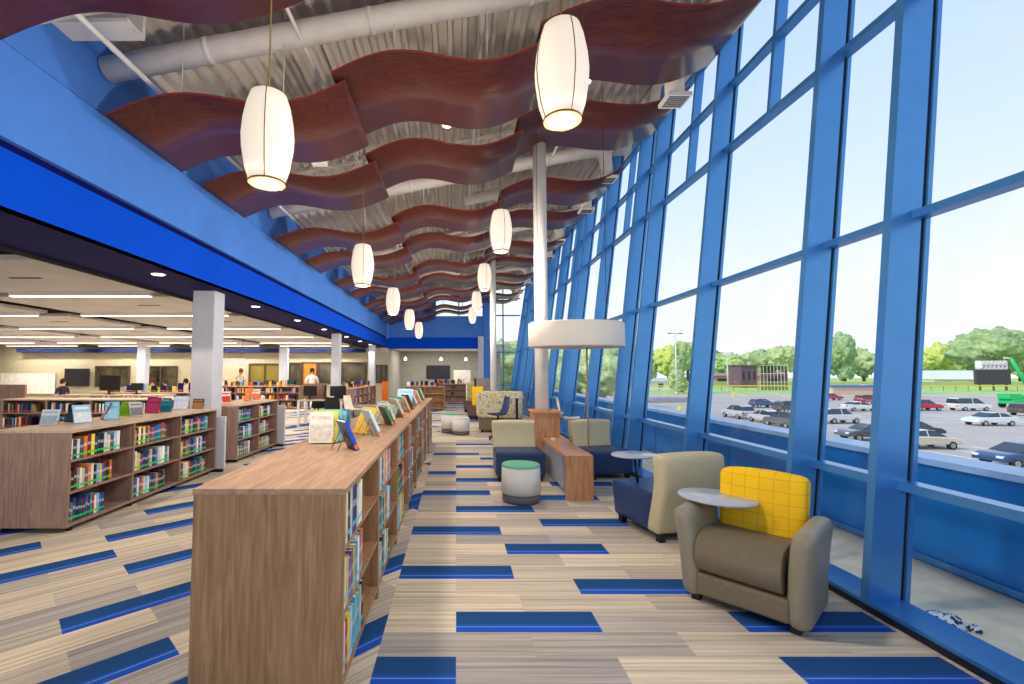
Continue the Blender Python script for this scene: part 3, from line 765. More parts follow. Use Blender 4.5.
for bay in range(4):
    for s_ in range(3):
        fill_cell(-10.6 + .03 + bay * .95, 13.23, SH[s_], .62, None, PALL, 0, '', '', 18, .21, st, .17, 1, 0)
        fill_cell(-10.3 + .03 + bay * .9, 19.53, SH[s_], .7, None, PALL + PALK, 0, '', '', 14, .21, st, .17, 1, 0)
for bay in range(5):
    for s_ in range(3):
        fill_cell(-3.755, 16.7 + .03 + bay * .9, SH[s_], .6, None, PALK, PI / 2, '', '', 8, .22, st, .17)
for bay in range(2):
    for s_ in range(3):
        fill_cell(-1.0 + bay * .76, 23.23, SH[s_], .2, None, PALK, 0, '', '', 6, .2, st, .17, 1, 0)
# loose books standing along the tops of the far cases
for (xa, xb, yy, n_) in ((-10.4, -7.0, 13.3, 22), (-10.1, -6.9, 19.65, 30), (-1.0, .5, 23.3, 14), (-3.9, -3.8, 17, 1), (-2.0, -.6, 18.9, 7)):
    for i in range(n_):
        st.append((xa + (xb - xa) * i / n_ + rnd.uniform(-.05, .05), yy + rnd.uniform(0, .2), TOPZ, rnd.uniform(.06, .17), .05, rnd.uniform(.14, .27), rnd.choice(PALL + PALK)[1], rnd.uniform(-.3, .3)))
for i in range(16):
    st.append((-4.0 + rnd.uniform(-.2, .15), 16.9 + i * .27, TOPZ, rnd.uniform(.05, .15), .05, rnd.uniform(.12, .24), rnd.choice(PALL + PALK)[1], rnd.uniform(.8, 1.6)))
stuff_books('distant_books', 'many small books in and on the farthest bookcases', st, m_tapeo)

# ------------------------------------------------------------------ display books on wire easels along the tops
def display_book(x, y, rz, lean, w_, h_, c, c2, label, group, th=.014, tape=m_tapeo, easel=True, elabel=None, spine=None, flip=False, shrink=1.):
    """closed book, cover facing local -y, leaning back"""
    t = thing('display_book', label, 'display book', (x, y, TOPZ + .012), rz, group)
    L_ = Matrix.Rotation(-lean, 3, 'X')
    mc = M('display_cover', c, .35, var=.03, scale=12); ma = M('display_art', c2, .35, var=.09, scale=25)
    sx_ = -1 if flip else 1; w_ *= shrink; h_ *= shrink
    def bx(nme, m_, *a, par=t):
        b = MB(); b.box(*a)
        for v in b.bm.verts: v.co = L_ @ v.co
        return b.build(nme, m_, par)
    bx('front_cover', mc, -w_ / 2, w_ / 2, 0, .0025, 0, h_); bx('back_cover', mc, -w_ / 2, w_ / 2, th - .0025, th, 0, h_)
    bx('spine', M('display_spine', spine, .4) if spine else mc, sx_ * w_ / 2 - .002, sx_ * w_ / 2 + .002, 0, th, 0, h_); bx('page_block', m_pages, -w_ / 2 + .004, w_ / 2 - .004, .0025, th - .0025, .004, h_ - .004)
    bx('cover_art', ma, -w_ * .46, w_ * .46, -.0008, .001, h_ * .05, h_ * .60); bx('title_band', ma, -w_ * .40, w_ * .40, -.0008, .001, h_ * .76, h_ * .88)
    bx('sticker', tape, sx_ * w_ / 2 - .003, sx_ * w_ / 2 + .003, -.0008, th + .0005, .012, .042)
    if easel:
        e_ = thing('book_easel', elabel or ('wire easel holding ' + label), 'easel', (x, y, TOPZ + .002), rz, group + ', their wire easels')
        b = MB()
        for s_ in (-.3, .3):
            u = s_ * w_
            b.tube([L_ @ Vector((u, -.012, -.002)), L_ @ Vector((u, th + .004, -.006)), L_ @ Vector((u, th + .004, h_ * .75))], .0022, 5)
            tp = L_ @ Vector((u, th + .004, h_ * .7)); b.tube([tp, (u * 1.3, tp.y + h_ * .28, .001)], .0022, 5)
        b.tube([L_ @ Vector((-.3 * w_, th + .004, h_ * .5)), L_ @ Vector((.3 * w_, th + .004, h_ * .5))], .0022, 5)
        b.build('wire_frame', m_darkwire, e_)
G1 = 'display books along the walkway bookcase top'; G2 = 'display books along the left bookcases'
# upright fanned picture books
fan = [((232, 226, 214), (214, 206, 192), 'white picture book standing upright, front of its row'), ((236, 220, 90), (236, 226, 120), 'yellow-edged picture book standing second behind the white one'),
       ((110, 200, 196), (150, 216, 210), 'aqua picture book standing third behind the white one'), ((150, 196, 220), (200, 220, 236), 'pale blue picture book standing fourth behind the white one'), ((70, 130, 130), (90, 150, 160), 'dark teal picture book standing last behind the white one')]
for i, (c, c2, lab) in enumerate(fan):
    display_book(-1.055 + i * .022, 3.58 + i * .045, 0, R(3), .185, .235 + (i % 3) * .008, c, c2, lab, 'upright picture books on the walkway bookcase', th=.018, tape=m_tapec if i % 2 else m_tapeo, easel=False)
b = MB(); b.lathe([(0, -.002), (.02, -.0015)], seg=16)
# near run
D1 = [(-.74, 3.36, 1.0, 24, .19, .225, (44, 48, 92), (120, 70, 90), (30, 90, 225), 'dark blue-spined picture book leaning on the walkway bookcase, nearest of its row'),
      (-.88, 4.18, -.75, 26, .20, .25, (240, 206, 60), (236, 190, 90), (240, 216, 90), 'yellow picture book leaning back to back with a white one'),
      (-.70, 4.12, 1.0, 26, .20, .25, (214, 226, 230), (190, 208, 214), (216, 236, 244), 'pale white picture book leaning behind the blue-spined book'),
      (-.86, 4.95, -.7, 26, .20, .24, (238, 228, 196), (214, 196, 160), (236, 220, 190), 'cream picture book leaning left beyond the yellow one'),
      (-.69, 4.88, 1.0, 26, .18, .22, (50, 70, 60), (100, 150, 80), (70, 150, 90), 'small dark green picture book beyond the white leaning one'),
      (-.70, 5.15, 1.0, 26, .19, .26, (150, 206, 200), (220, 230, 220), (232, 228, 210), 'aqua and white picture book beyond the small green one'),
      (-.84, 5.75, -.7, 26, .21, .27, (90, 170, 150), (190, 220, 200), (120, 190, 170), 'teal picture book leaning left beside the tan one'),
      (-.70, 5.85, 1.0, 26, .24, .25, (206, 178, 140), (190, 160, 120), (226, 220, 206), 'wide tan picture book in the middle of the leaning row'),
      (-.68, 6.55, 1.0, 26, .20, .24, (216, 190, 150), (170, 140, 110), (236, 190, 160), 'tan and pink picture book beyond the wide tan one'),
      (-.68, 7.0, 1.0, 26, .20, .25, (60, 58, 62), (220, 214, 206), (70, 64, 60), 'black and white picture book in the far half of the leaning row'),
      (-.86, 7.5, -.2, 20, .26, .30, (176, 214, 232), (150, 196, 222), (176, 214, 232), 'large pale blue picture book facing the camera near the far end'),
      (-.68, 7.75, 1.0, 26, .20, .26, (216, 226, 232), (180, 200, 214), (236, 240, 240), 'pale picture book leaning just beside the large blue one'),
      (-.67, 8.5, 1.0, 26, .2, .25, (226, 180, 170), (236, 214, 190), (236, 200, 150), 'pink picture book leaning second from the far end'),
      (-.67, 9.3, 1.0, 26, .2, .27, (80, 150, 120), (150, 196, 180), (190, 220, 230), 'green and white picture book leaning at the far end')]
for (x, y, rz, ln, w_, h_, c, c2, sp_, lab) in D1:
    f_ = rz > .9
    display_book(x, y, R(122) if f_ else rz, R(ln), w_, h_, c, c2, lab, G1, spine=sp_, flip=f_, th=.024 if f_ else .014)
D2 = [(-4.30, 4.83, .15, 14, .20, .20, (196, 206, 214), (150, 168, 184), 'grey-white display book with a skyline, nearest on the left bookcase'),
      (-4.28, 5.08, -.25, 22, .24, .25, (28, 48, 62), (50, 78, 92), 'dark slate display book second from the left end'),
      (-4.08, 5.02, 1.0, 24, .20, .26, (160, 190, 216), (210, 220, 228), 'pale blue display book leaning right against the dark slate one'),
      (-4.20, 5.42, -.8, 24, .20, .26, (140, 46, 84), (200, 190, 190), 'maroon display book leaning left beside a light blue one'),
      (-4.06, 5.40, .6, 22, .17, .27, (120, 190, 226), (150, 206, 232), 'light blue display book leaning right beside the maroon one'),
      (-4.22, 5.80, -.2, 24, .25, .24, (150, 200, 40), (120, 180, 40), 'bright green display book in the middle of the left bookcase'),
      (-4.02, 5.78, 1.0, 24, .18, .24, (190, 186, 190), (120, 116, 120), 'grey display book leaning right beside the bright green one'),
      (-4.12, 6.20, .1, 16, .22, .27, (150, 36, 90), (180, 60, 110), 'magenta display book with a pale crest beyond the green one'),
      (-4.26, 6.62, -.4, 24, .22, .24, (70, 76, 92), (150, 160, 180), 'dark grey display book behind the teal one'),
      (-4.08, 6.42, .5, 24, .19, .20, (24, 120, 140), (16, 84, 100), 'small teal display book near the far end of the left bookcase'),
      (-4.14, 6.86, .2, 20, .24, .26, (186, 202, 226), (210, 216, 236), 'pale lilac display book second from the far end of the left bookcase'),
      (-3.94, 6.98, .1, 10, .2, .19, (84, 72, 64), (170, 120, 60), 'brown framed portrait book at the far end of the left bookcase'),
      (-4.40, 8.35, -.8, 24, .2, .27, (226, 160, 160), (240, 236, 230), 'pink display book on the bookcase behind the column'),
      (-4.20, 8.38, .8, 24, .2, .27, (240, 236, 228), (220, 70, 50), 'white and red display book leaning right behind the column'),
      (-4.12, 8.95, -.6, 20, .24, .34, (236, 110, 66), (232, 140, 90), 'tall orange display book behind the column'),
      (-3.94, 9.05, .8, 22, .2, .30, (240, 230, 222), (226, 120, 80), 'white and orange display book at the far end behind the column')]
for i, (x, y, rz, ln, w_, h_, c, c2, lab) in enumerate(D2):
    display_book(x, y, rz, R(ln), w_, h_, c, c2, lab, G2, easel=(i % 2 == 0), shrink=.80)

# ------------------------------------------------------------------ lounge furniture
def soft(nme, m_, par, x0, x1, y0, y1, z0, z1, rad, rot=None, fn=None, N=14):
    """upholstered block: a box with truly round edges, optionally bent by fn"""
    c = Vector(((x0 + x1) / 2, (y0 + y1) / 2, (z0 + z1) / 2)); h = Vector(((x1 - x0) / 2, (y1 - y0) / 2, (z1 - z0) / 2))
    b = MB(); b.box(-1, 1, -1, 1, -1, 1)
    bmesh.ops.subdivide_edges(b.bm, edges=b.bm.edges[:], cuts=N, use_grid_fill=True)
    rv = Vector([min(rad, q * .999) for q in h])
    for v in b.bm.verts:
        p = Vector([math.sin(q * PI / 2) * hh for q, hh in zip(v.co, h)])
        inner = Vector([max(-(hh - r_), min(hh - r_, q)) for q, hh, r_ in zip(p, h, rv)])
        d = Vector([(q - i_) / r_ for q, i_, r_ in zip(p, inner, rv)])
        if d.length > 1e-6:
            k = max(abs(d.x), abs(d.y), abs(d.z)); d = d.normalized() * k
        p = inner + Vector([q * r_ for q, r_ in zip(d, rv)]) + c
        v.co = fn(p) if fn else p
    o = b.build(nme, m_, par, smooth=True)
    if rot: o.rotation_euler = rot
    return o
# chair with the yellow back.  local: faces -y, x to the sitter's left...
def arm_chair():
    t = thing('lounge_chair', 'taupe leather armchair with a yellow grid back and an oval tablet arm', 'armchair', (2.03, 3.17, 0), R(-48.5))
    W = .37
    for s_ in (-1, 1):
        def shape(v, s_=s_):
            v = v.copy(); k = v.z / .66; v.x += s_ * (.050 * k * k - .01); v.z *= .92
            yy = v.y + .33
            if v.y < 0: v.z *= 1 - .02 * (-v.y / .33)
            v.y = v.y * (1 - .06 * (1 - k)) ; return v
        soft('arm', m_taupe2 if s_ > 0 else m_taupe2, t, s_ * (W - .06) - .065, s_ * (W - .06) + .065, -.345, .20, .03, .67, .066, fn=shape)
    b = MB(); pts = [(-.29, .21)]
    for a in range(0, 100, 10):
        pts.append((-.22 - .11 * math.cos(R(a)) if a else -.335, .34 + .13 * math.sin(R(a)) if a else .30))
    prof = [(.25, .21), (-.30, .21), (-.33, .25), (-.345, .31), (-.335, .37), (-.30, .42), (-.24, .455), (-.16, .465), (.0, .45), (.25, .43)]
    b.prism([(y_, z_) for y_, z_ in prof], 'x', -.262, .232)
    b.build('seat', m_taupe, t, bevel=.012, seg=3, smooth=False)
    for p in t.children[-1].data.polygons: p.use_smooth = True
    soft('front_rail', m_taupe, t, -.262, .262, -.325, .2, .055, .20, .02)
    def bk_(v):
        v = v.copy(); k = (v.z - .42) / .44; v.y += .10 * k - .05 * (1 - (v.x / .26) ** 2) * .6; v.z += .028 * (1 - (v.x / .26) ** 2) * max(0, k); v.x *= 1 + .05 * k - .06 * max(0, k - .8); return v
    soft('backrest', m_yel, t, -.262, .262, .11, .25, .38, .82, .045, fn=bk_)
    b = MB(); b.box(-.262, .262, .2, .30, .05, .42); b.build('back_frame', m_taupe, t, bevel=.02)
    for sx_ in (-.28, .28):
        for sy_ in (-.26, .24):
            b = MB(); b.box(sx_ - .025, sx_ + .025, sy_ - .025, sy_ + .025, 0, .05); b.build('foot', m_black, t)
    # oval tablet on the far arm
    tb = MB(); tb.lathe([(.0, 0), (.255, .0), (.262, .006), (.262, .014), (.255, .02), (0, .02)], c=(-.24, .04, .625), seg=48, sx=1.0, sy=.86)
    k_ = tb.build('tablet', m_tablet, t); 
    tb = MB(); tb.lathe([(.035, 0), (.035, .03)], c=(-.31, .02, .597), seg=16); tb.build('tablet_pivot', m_black, k_)
    return t
arm_chair()
def slipper_chair(label, loc, rz, wide=.66, tablet=None, deep=.66, group=None):
    t = thing('slipper_chair', label, 'chair', loc, rz, group)
    h = wide / 2
    def st_(v):
        v = v.copy()
        if v.y < 0: v.y += .06 * (1 - v.z / .44) 
        return v
    soft('seat', m_navy, t, -h, h, -deep / 2 - .04, deep / 2 - .12, .075, .415, .035, fn=st_)
    def bk_(v):
        v = v.copy(); k = (v.z - .07) / .76; v.z *= .955
        v.y += .07 * math.sin(PI * (k * 1.05 - .35)) * .9 ; v.x *= 1 - .03 * math.sin(PI * k) + .035 * k; v.z += .012 * (1 - (v.x / h) ** 2) * k; return v
    soft('backrest', m_beige, t, -h, h, deep / 2 - .12, deep / 2 + .05, .07, .83, .04, fn=bk_)
    for sx_ in (-h + .06, h - .06):
        for sy_ in (-deep / 2 + .08, deep / 2 - .04):
            b = MB(); b.box(sx_ - .03, sx_ + .03, sy_ - .03, sy_ + .03, 0, .078); b.build('foot', m_black, t)
    if tablet:
        b = MB(); b.lathe([(0, 0), (.22, 0), (.228, .006), (.228, .014), (.22, .02), (0, .02)], c=(tablet[0], tablet[1], .675), seg=40, sx=1.08, sy=.85); k_ = b.build('tablet', m_tablet, t)
        b = MB(); b.tube([(tablet[0], tablet[1], .675), (tablet[0], tablet[1] + .05, .40)], .014, 10); b.build('tablet_post', m_black, k_)
    return t
slipper_chair('navy and beige slipper chair with its back to the camera, beside the yellow-backed one', (2.06, 4.62, 0), R(194), .66, tablet=(.14, -.24), deep=.70)
slipper_chair('navy and beige slipper chair left of the wooden table, facing the camera', (.92, 6.86, 0), R(0), .70, deep=.66)
slipper_chair('navy and beige slipper chair right of the wooden table, near the glass', (2.20, 6.98, 0), R(12), .66, deep=.66)
def stool(label, loc, top, r_=.235, h=.45, body=m_stool):
    t = thing('round_stool', label, 'stool', loc, 0, 'round vinyl stools')
    b = MB(); b.lathe([(r_ * .93, .012), (r_ * .95, .02), (r_ * .96, h * .24)], seg=48); b.build('base', m_stoolb, t)
    b = MB(); b.lathe([(r_ * .96, h * .24), (r_, h * .245), (r_ * .99, h * .6), (r_ * .975, h * .94)], seg=48); b.build('drum', body, t)
    b = MB(); b.lathe([(r_ * .98, h * .935), (r_ * .985, h * .96), (r_ * .95, h * .99), (r_ * .8, h), (0, h + .004)], seg=48); b.build('seat', top, t)
    b = MB(); b.lathe([(r_ * .7, 0), (r_ * .7, .014)], seg=24); b.build('glide', m_black, t)
stool('pale grey round stool with a green seat in front of the slipper chairs', (.785, 5.58, 0), m_green)
stool('pale grey round stool with a green seat and dark base far down the walkway', (-.155, 11.85, 0), m_green, .23, .50)
stool('pale grey round stool with a grey seat in front of the far green one', (.115, 11.5, 0), m_stool, .225, .43)

# shared wooden table wrapped round the post
t = thing('shared_table', 'low honey-walnut table with a waterfall end running back to the white post', 'table', (0, 0, 0))
b = MB(); b.box(1.325, 1.665, 5.58, 5.62, .0, .505); b.build('waterfall_leg', m_table, t, bevel=.002)
b = MB(); b.box(1.325, 1.665, 5.58, 7.12, .505, .54); b.build('tabletop', m_table, t, bevel=.002)
b = MB(); b.box(1.22, 1.25, 7.12, 7.54, 0, .92); b.box(1.57, 1.61, 7.12, 7.54, 0, .92); b.box(1.22, 1.61, 7.10, 7.13, 0, .92); b.box(1.22, 1.61, 7.54, 7.57, 0, .92); b.build('tower', m_table, t)
b = MB()
b.prism([(1.19, 7.08), (1.63, 7.08), (1.63, 7.20), (1.19, 7.20)], 'z', .92, .95); b.box(1.19, 1.25, 7.2, 7.59, .92, .95); b.box(1.50, 1.63, 7.2, 7.59, .92, .95); b.box(1.25, 1.50, 7.44, 7.59, .92, .95)
b.build('tower_cap', m_cap, t)
b = MB(); b.box(1.36, 1.40, 5.9, 7.10, .08, .50); b.build('modesty_panel', m_tablet, t)
b = MB(); b.lathe([(.035, 0), (.03, .03), (0, .034)], c=(1.45, 6.85, .54), seg=16); tag(b.build('power_puck', m_white), 'small white round power outlet on the shared wooden table', 'outlet')

# the booth and seats further along
t = thing('high_back_sofa', 'high-backed sofa with beige patterned back and brown base, far along the walkway', 'sofa', (1.18, 12.1, 0))
soft('backrest', m_pat, t, -.54, .56, -.24, -.04, .36, 1.07, .05); soft('side_wing', m_pat, t, -.62, -.50, -.24, .60, .40, 1.02, .04)
soft('seat', m_taupe, t, -.56, .56, -.05, .6, .10, .42, .04); soft('base', m_taupe, t, -.58, .56, -.26, -.02, .07, .35, .02)
for sx_ in (-.5, .48):
    b = MB(); b.box(sx_ - .03, sx_ + .03, -.2, -.14, 0, .07); b.build('foot', m_black, t)
def shell_chair(label, loc, rz, mseat, h=.45, group=None, mleg=m_black):
    t = thing('shell_chair', label, 'chair', loc, rz, group)
    b = MB(); N = 10; prof = [(-.21, h), (-.12, h - .012), (0, h - .018), (.12, h - .004), (.19, h + .05), (.225, h + .16), (.245, h + .28), (.265, h + .40)]
    rows_ = []
    for j, (y_, z_) in enumerate(prof):
        wv = [.19, .21, .22, .22, .215, .205, .195, .15][j]
        rows_.append([(wv * math.sin(a) * 1.0, y_ - .03 * (math.sin(a) ** 2) * (1 if j > 3 else 0), z_ + .03 * math.sin(a) ** 4) for a in [(-PI / 2 + PI * i / N) for i in range(N + 1)]])
    for off in (0, .012):
        vs = [(x_, y_ + off * .5, z_ - off) for r_ in rows_ for (x_, y_, z_) in r_]
        b.verts_faces(vs, [(j * (N + 1) + i, j * (N + 1) + i + 1, (j + 1) * (N + 1) + i + 1, (j + 1) * (N + 1) + i) for j in range(len(prof) - 1) for i in range(N)])
    b.build('seat_shell', mseat, t, smooth=True)
    b = MB(); b.tube([(0, 0, .08), (0, 0, h - .02)], .022, 10); b.build('pedestal', mleg, t)
    for k in range(5):
        a = 2 * PI * k / 5; b = MB(); b.tube([(0, 0, .09), (.24 * math.cos(a), .24 * math.sin(a), .05)], [.02, .012], 8); b.lathe([(.02, 0), (.025, .02), (.01, .045)], c=(.24 * math.cos(a), .24 * math.sin(a), 0), seg=10); b.build('leg', mleg, t)
    return t
m_dkblue = M('dark_blue_plastic', (44, 60, 96), .4); m_brown = M('dark_brown_leather', (92, 74, 66), .5); m_paleplastic = M('pale_plastic', (224, 214, 196), .5)
shell_chair('dark blue shell chair standing in front of the patterned sofa', (.98, 10.7, 0), R(-75), m_dkblue, .58)
shell_chair('dark brown shell chair between the sofa and the white post', (1.86, 10.6, 0), R(75), m_brown, .60)
shell_chair('pale shell chair close to the glass behind the canopy post', (2.36, 9.5, 0), R(80), m_paleplastic, .60)
def round_table(label, loc, r_, h, mt_=m_tablet):
    t = thing('round_table', label, 'table', loc, 0, 'round pedestal tables')
    b = MB(); b.lathe([(0, h - .025), (r_, h - .025), (r_ + .005, h - .012), (r_, h), (0, h)], seg=40); b.build('tabletop', mt_, t)
    b = MB(); b.tube([(0, 0, .02), (0, 0, h - .025)], .03, 12); b.build('pedestal', m_black, t)
    b = MB(); b.lathe([(.2, 0), (.2, .012), (.04, .03)], seg=28); b.build('base', m_black, t)
round_table('round grey tablet table in front of the patterned sofa', (1.45, 10.9, 0), .24, .97)
round_table('round pale table beside the glass behind the canopy post', (1.98, 9.4, 0), .22, .74, m_cabinet)
round_table('small round table behind the far round stools', (.75, 16.2, 0), .3, .74)
t = thing('high_back_chair', 'yellow-grey high-backed chair at the far end of the walkway', 'chair', (.62, 18.2, 0), R(-20))
soft('backrest', M('olive_fabric', (168, 156, 96), .8), t, -.2, .22, .0, .14, .40, 1.16, .04); soft('seat', m_brown, t, -.2, .22, -.4, .0, .12, .45, .03)
b = MB(); b.box(-.18, .2, -.36, .1, 0, .12); b.build('base', m_black, t)
t = thing('yellow_chair', 'small bright yellow-backed chair left of the patterned sofa', 'chair', (.66, 15.3, 0), R(-30))
soft('backrest', m_yel, t, -.2, .2, .1, .2, .45, 1.08, .03); soft('seat', m_brown, t, -.2, .2, -.25, .1, .12, .45, .03)
b = MB(); b.box(-.18, .18, -.2, .16, 0, .12); b.build('base', m_black, t)
t = thing('study_booth', 'grey-taupe study booth screen beyond the patterned sofa', 'booth', (1.0, 15.9, 0))
mb_ = M('taupe_felt', (132, 120, 124), .9)
for (a0, a1, c0, c1) in ((-.35, .35, 0, .05), (-.35, -.30, 0, .7), (.30, .35, 0, .7)):
    b = MB(); b.box(a0, a1, c0, c1, 0.03, 1.36); b.build('screen_panel', mb_, t)
b = MB(); b.box(-.3, .3, .05, .5, .70, .73); b.build('desk', m_cabinet, t)

# ------------------------------------------------------------------ computer desks
t = thing('computer_desk', 'long computer desk with white legs between the bookcases in mid hall', 'desk', (-3.85, 13.6, 0))
b = MB(); b.box(-.75, .55, -.35, .35, .73, .76); b.build('desktop', m_waltop, t)
for sx_ in (-.72, .52):
    for sy_ in (-.32, .32):
        b = MB(); b.box(sx_ - .03, sx_ + .03, sy_ - .03, sy_ + .03, 0, .73); b.build('leg', m_cabinet, t)
b = MB(); b.box(-.75, -.1, .3, .34, .76, 1.22); b.build('divider', m_wal, t)
def monitor(label, loc, rz, wide=.46):
    t = thing('computer_monitor', label, 'monitor', loc, rz, 'monitors in the reading room')
    b = MB(); b.box(-wide / 2, wide / 2, -.015, .015, .10, .10 + wide * .64); b.build('bezel', m_black, t, bevel=.004)
    b = MB(); b.box(-wide / 2 + .015, wide / 2 - .015, -.018, -.0152, .115, .085 + wide * .64); b.build('screen', m_screen, t)
    b = MB(); b.box(-.02, .02, .0, .03, .01, .15); b.lathe([(.1, 0), (.1, .012)], seg=20); b.build('stand', m_black, t)
monitor('monitor with its back tilted on the computer desk, left one', (-4.35, 13.62, .76), R(160)); monitor('monitor in the middle of the computer desk', (-3.92, 13.7, .76), R(110), .5); monitor('monitor on the right end of the computer desk', (-3.5, 13.55, .76), R(20))
monitor('large dark monitor on the far left bookcase', (-9.1, 12.0, .98), R(170), .62); monitor('grey monitor beside the large dark one at the far left', (-8.45, 12.1, .98), R(185), .30)
t = thing('study_desk', 'study desk carrying two monitors behind the dark red-taped bookcase', 'desk', (-8.8, 12.05, 0))
b = MB(); b.box(-1.4, 1.2, -.35, .35, .94, .98); b.build('desktop', m_waltop, t)
for sx_ in (-1.35, 1.15):
    b = MB(); b.box(sx_ - .03, sx_ + .03, -.3, .3, 0, .94); b.build('leg', m_cabinet, t)
for i, (x, y, rz_) in enumerate(((-4.3, 14.3, .2), (-3.75, 14.35, -.2), (-3.5, 13.0, 3.3))):
    shell_chair('black task chair at the computer desk, %s' % ['left one', 'middle one', 'right one'][i], (x, y, 0), rz_, m_black, .46, 'task chairs at the computer desk')
shell_chair('white task chair right of the computer desk', (-2.98, 13.3, 0), 1.2, m_paleplastic, .48)
t = thing('orange_board', 'narrow orange board standing at the far end of the distant bookcase', 'board', (-3.35, 21.6, 0))
b = MB(); b.box(-.16, .16, 0, .03, .05, 1.15); b.build('panel', M('orange_plastic', (228, 118, 46), .5), t); b = MB(); b.box(-.18, .18, -.12, .15, 0, .05); b.build('base', m_black, t)
t = thing('whiteboard', 'wide cream whiteboard on the far left wall', 'whiteboard', (-23.3, 24.9, 1.0))
b = MB(); b.box(-1.55, 1.4, -.03, .03, -.55, .5); b.build('panel', m_cabinet, t)
b = MB()
b.box(-1.6, 1.45, -.05, .05, .5, .54); b.box(-1.6, 1.45, -.05, .05, -.59, -.55); b.build('frame', m_white, t)
t = thing('wall_television', 'dark television on the far wall beside the whiteboard', 'television', (-20.65, 24.85, 1.3))
b = MB(); b.box(-.66, .66, -.05, .04, -.48, .48); b.build('screen', m_screen, t); b = MB(); b.box(-.2, .2, .04, .1, -.2, .2); b.build('bracket', m_black, t)
t = thing('hanging_sign', 'blank white panel hanging from the ceiling beyond the nearest column', 'sign', (-10.0, 20.2, 2.02))
b = MB(); b.box(-.62, .62, -.03, .03, -.15, .17); b.build('panel', m_cabinet, t); b = MB()
for s_ in (-.5, .5): b.tube([(s_, 0, .17), (s_, 0, 1.04)], .008, 5)
b.build('cable', m_darkwire, t)
t = thing('low_bench', 'grey patterned bench in mid hall in front of the distant bookcase', 'bench', (-3.0, 15.6, 0))
soft('seat', M('grey_fabric', (150, 142, 132), .85), t, -.5, .6, -.3, .3, .1, .45, .04); b = MB(); b.box(-.4, .5, -.25, .25, 0, .1); b.build('base', m_black, t)
# cabinets in the room beyond
t = thing('white_cabinet', 'white cabinet in the room beyond the end opening', 'cabinet', (.35, 28.5, 0))
b = MB(); b.box(-.5, .55, -.3, .3, .05, 1.7); b.build('body', m_cabinet, t, bevel=.01)
for s_ in (-.24, .28):
    b = MB(); b.box(s_ - .24, s_ + .24, -.32, -.302, .1, 1.65); d_ = b.build('door', m_cabinet, t); b = MB(); b.box(s_ - .02, s_ + .0, -.34, -.32, .8, 1.0); b.build('handle', m_darkwire, d_)
for i, x in enumerate((-3.0, -.9, .6)):
    t = thing('small_pendant', 'small pale pendant light in the room beyond, %s' % ['left', 'middle', 'right'][i], 'lamp', (x, 27 + i * .4, 2.3), 0, 'small pendants beyond the end wall')
    b = MB(); b.lathe([(.09, 0), (.07, .12), (.02, .2)], seg=16); b.build('lamp_shade', m_lampw, t); b = MB(); b.tube([(0, 0, .2), (0, 0, .7)], .006, 5); b.build('cord', m_black, t)
lamp('room_light', 'AREA', (-1.2, 27.8, 2.95), 130, (1, .93, .84), 4, 3)

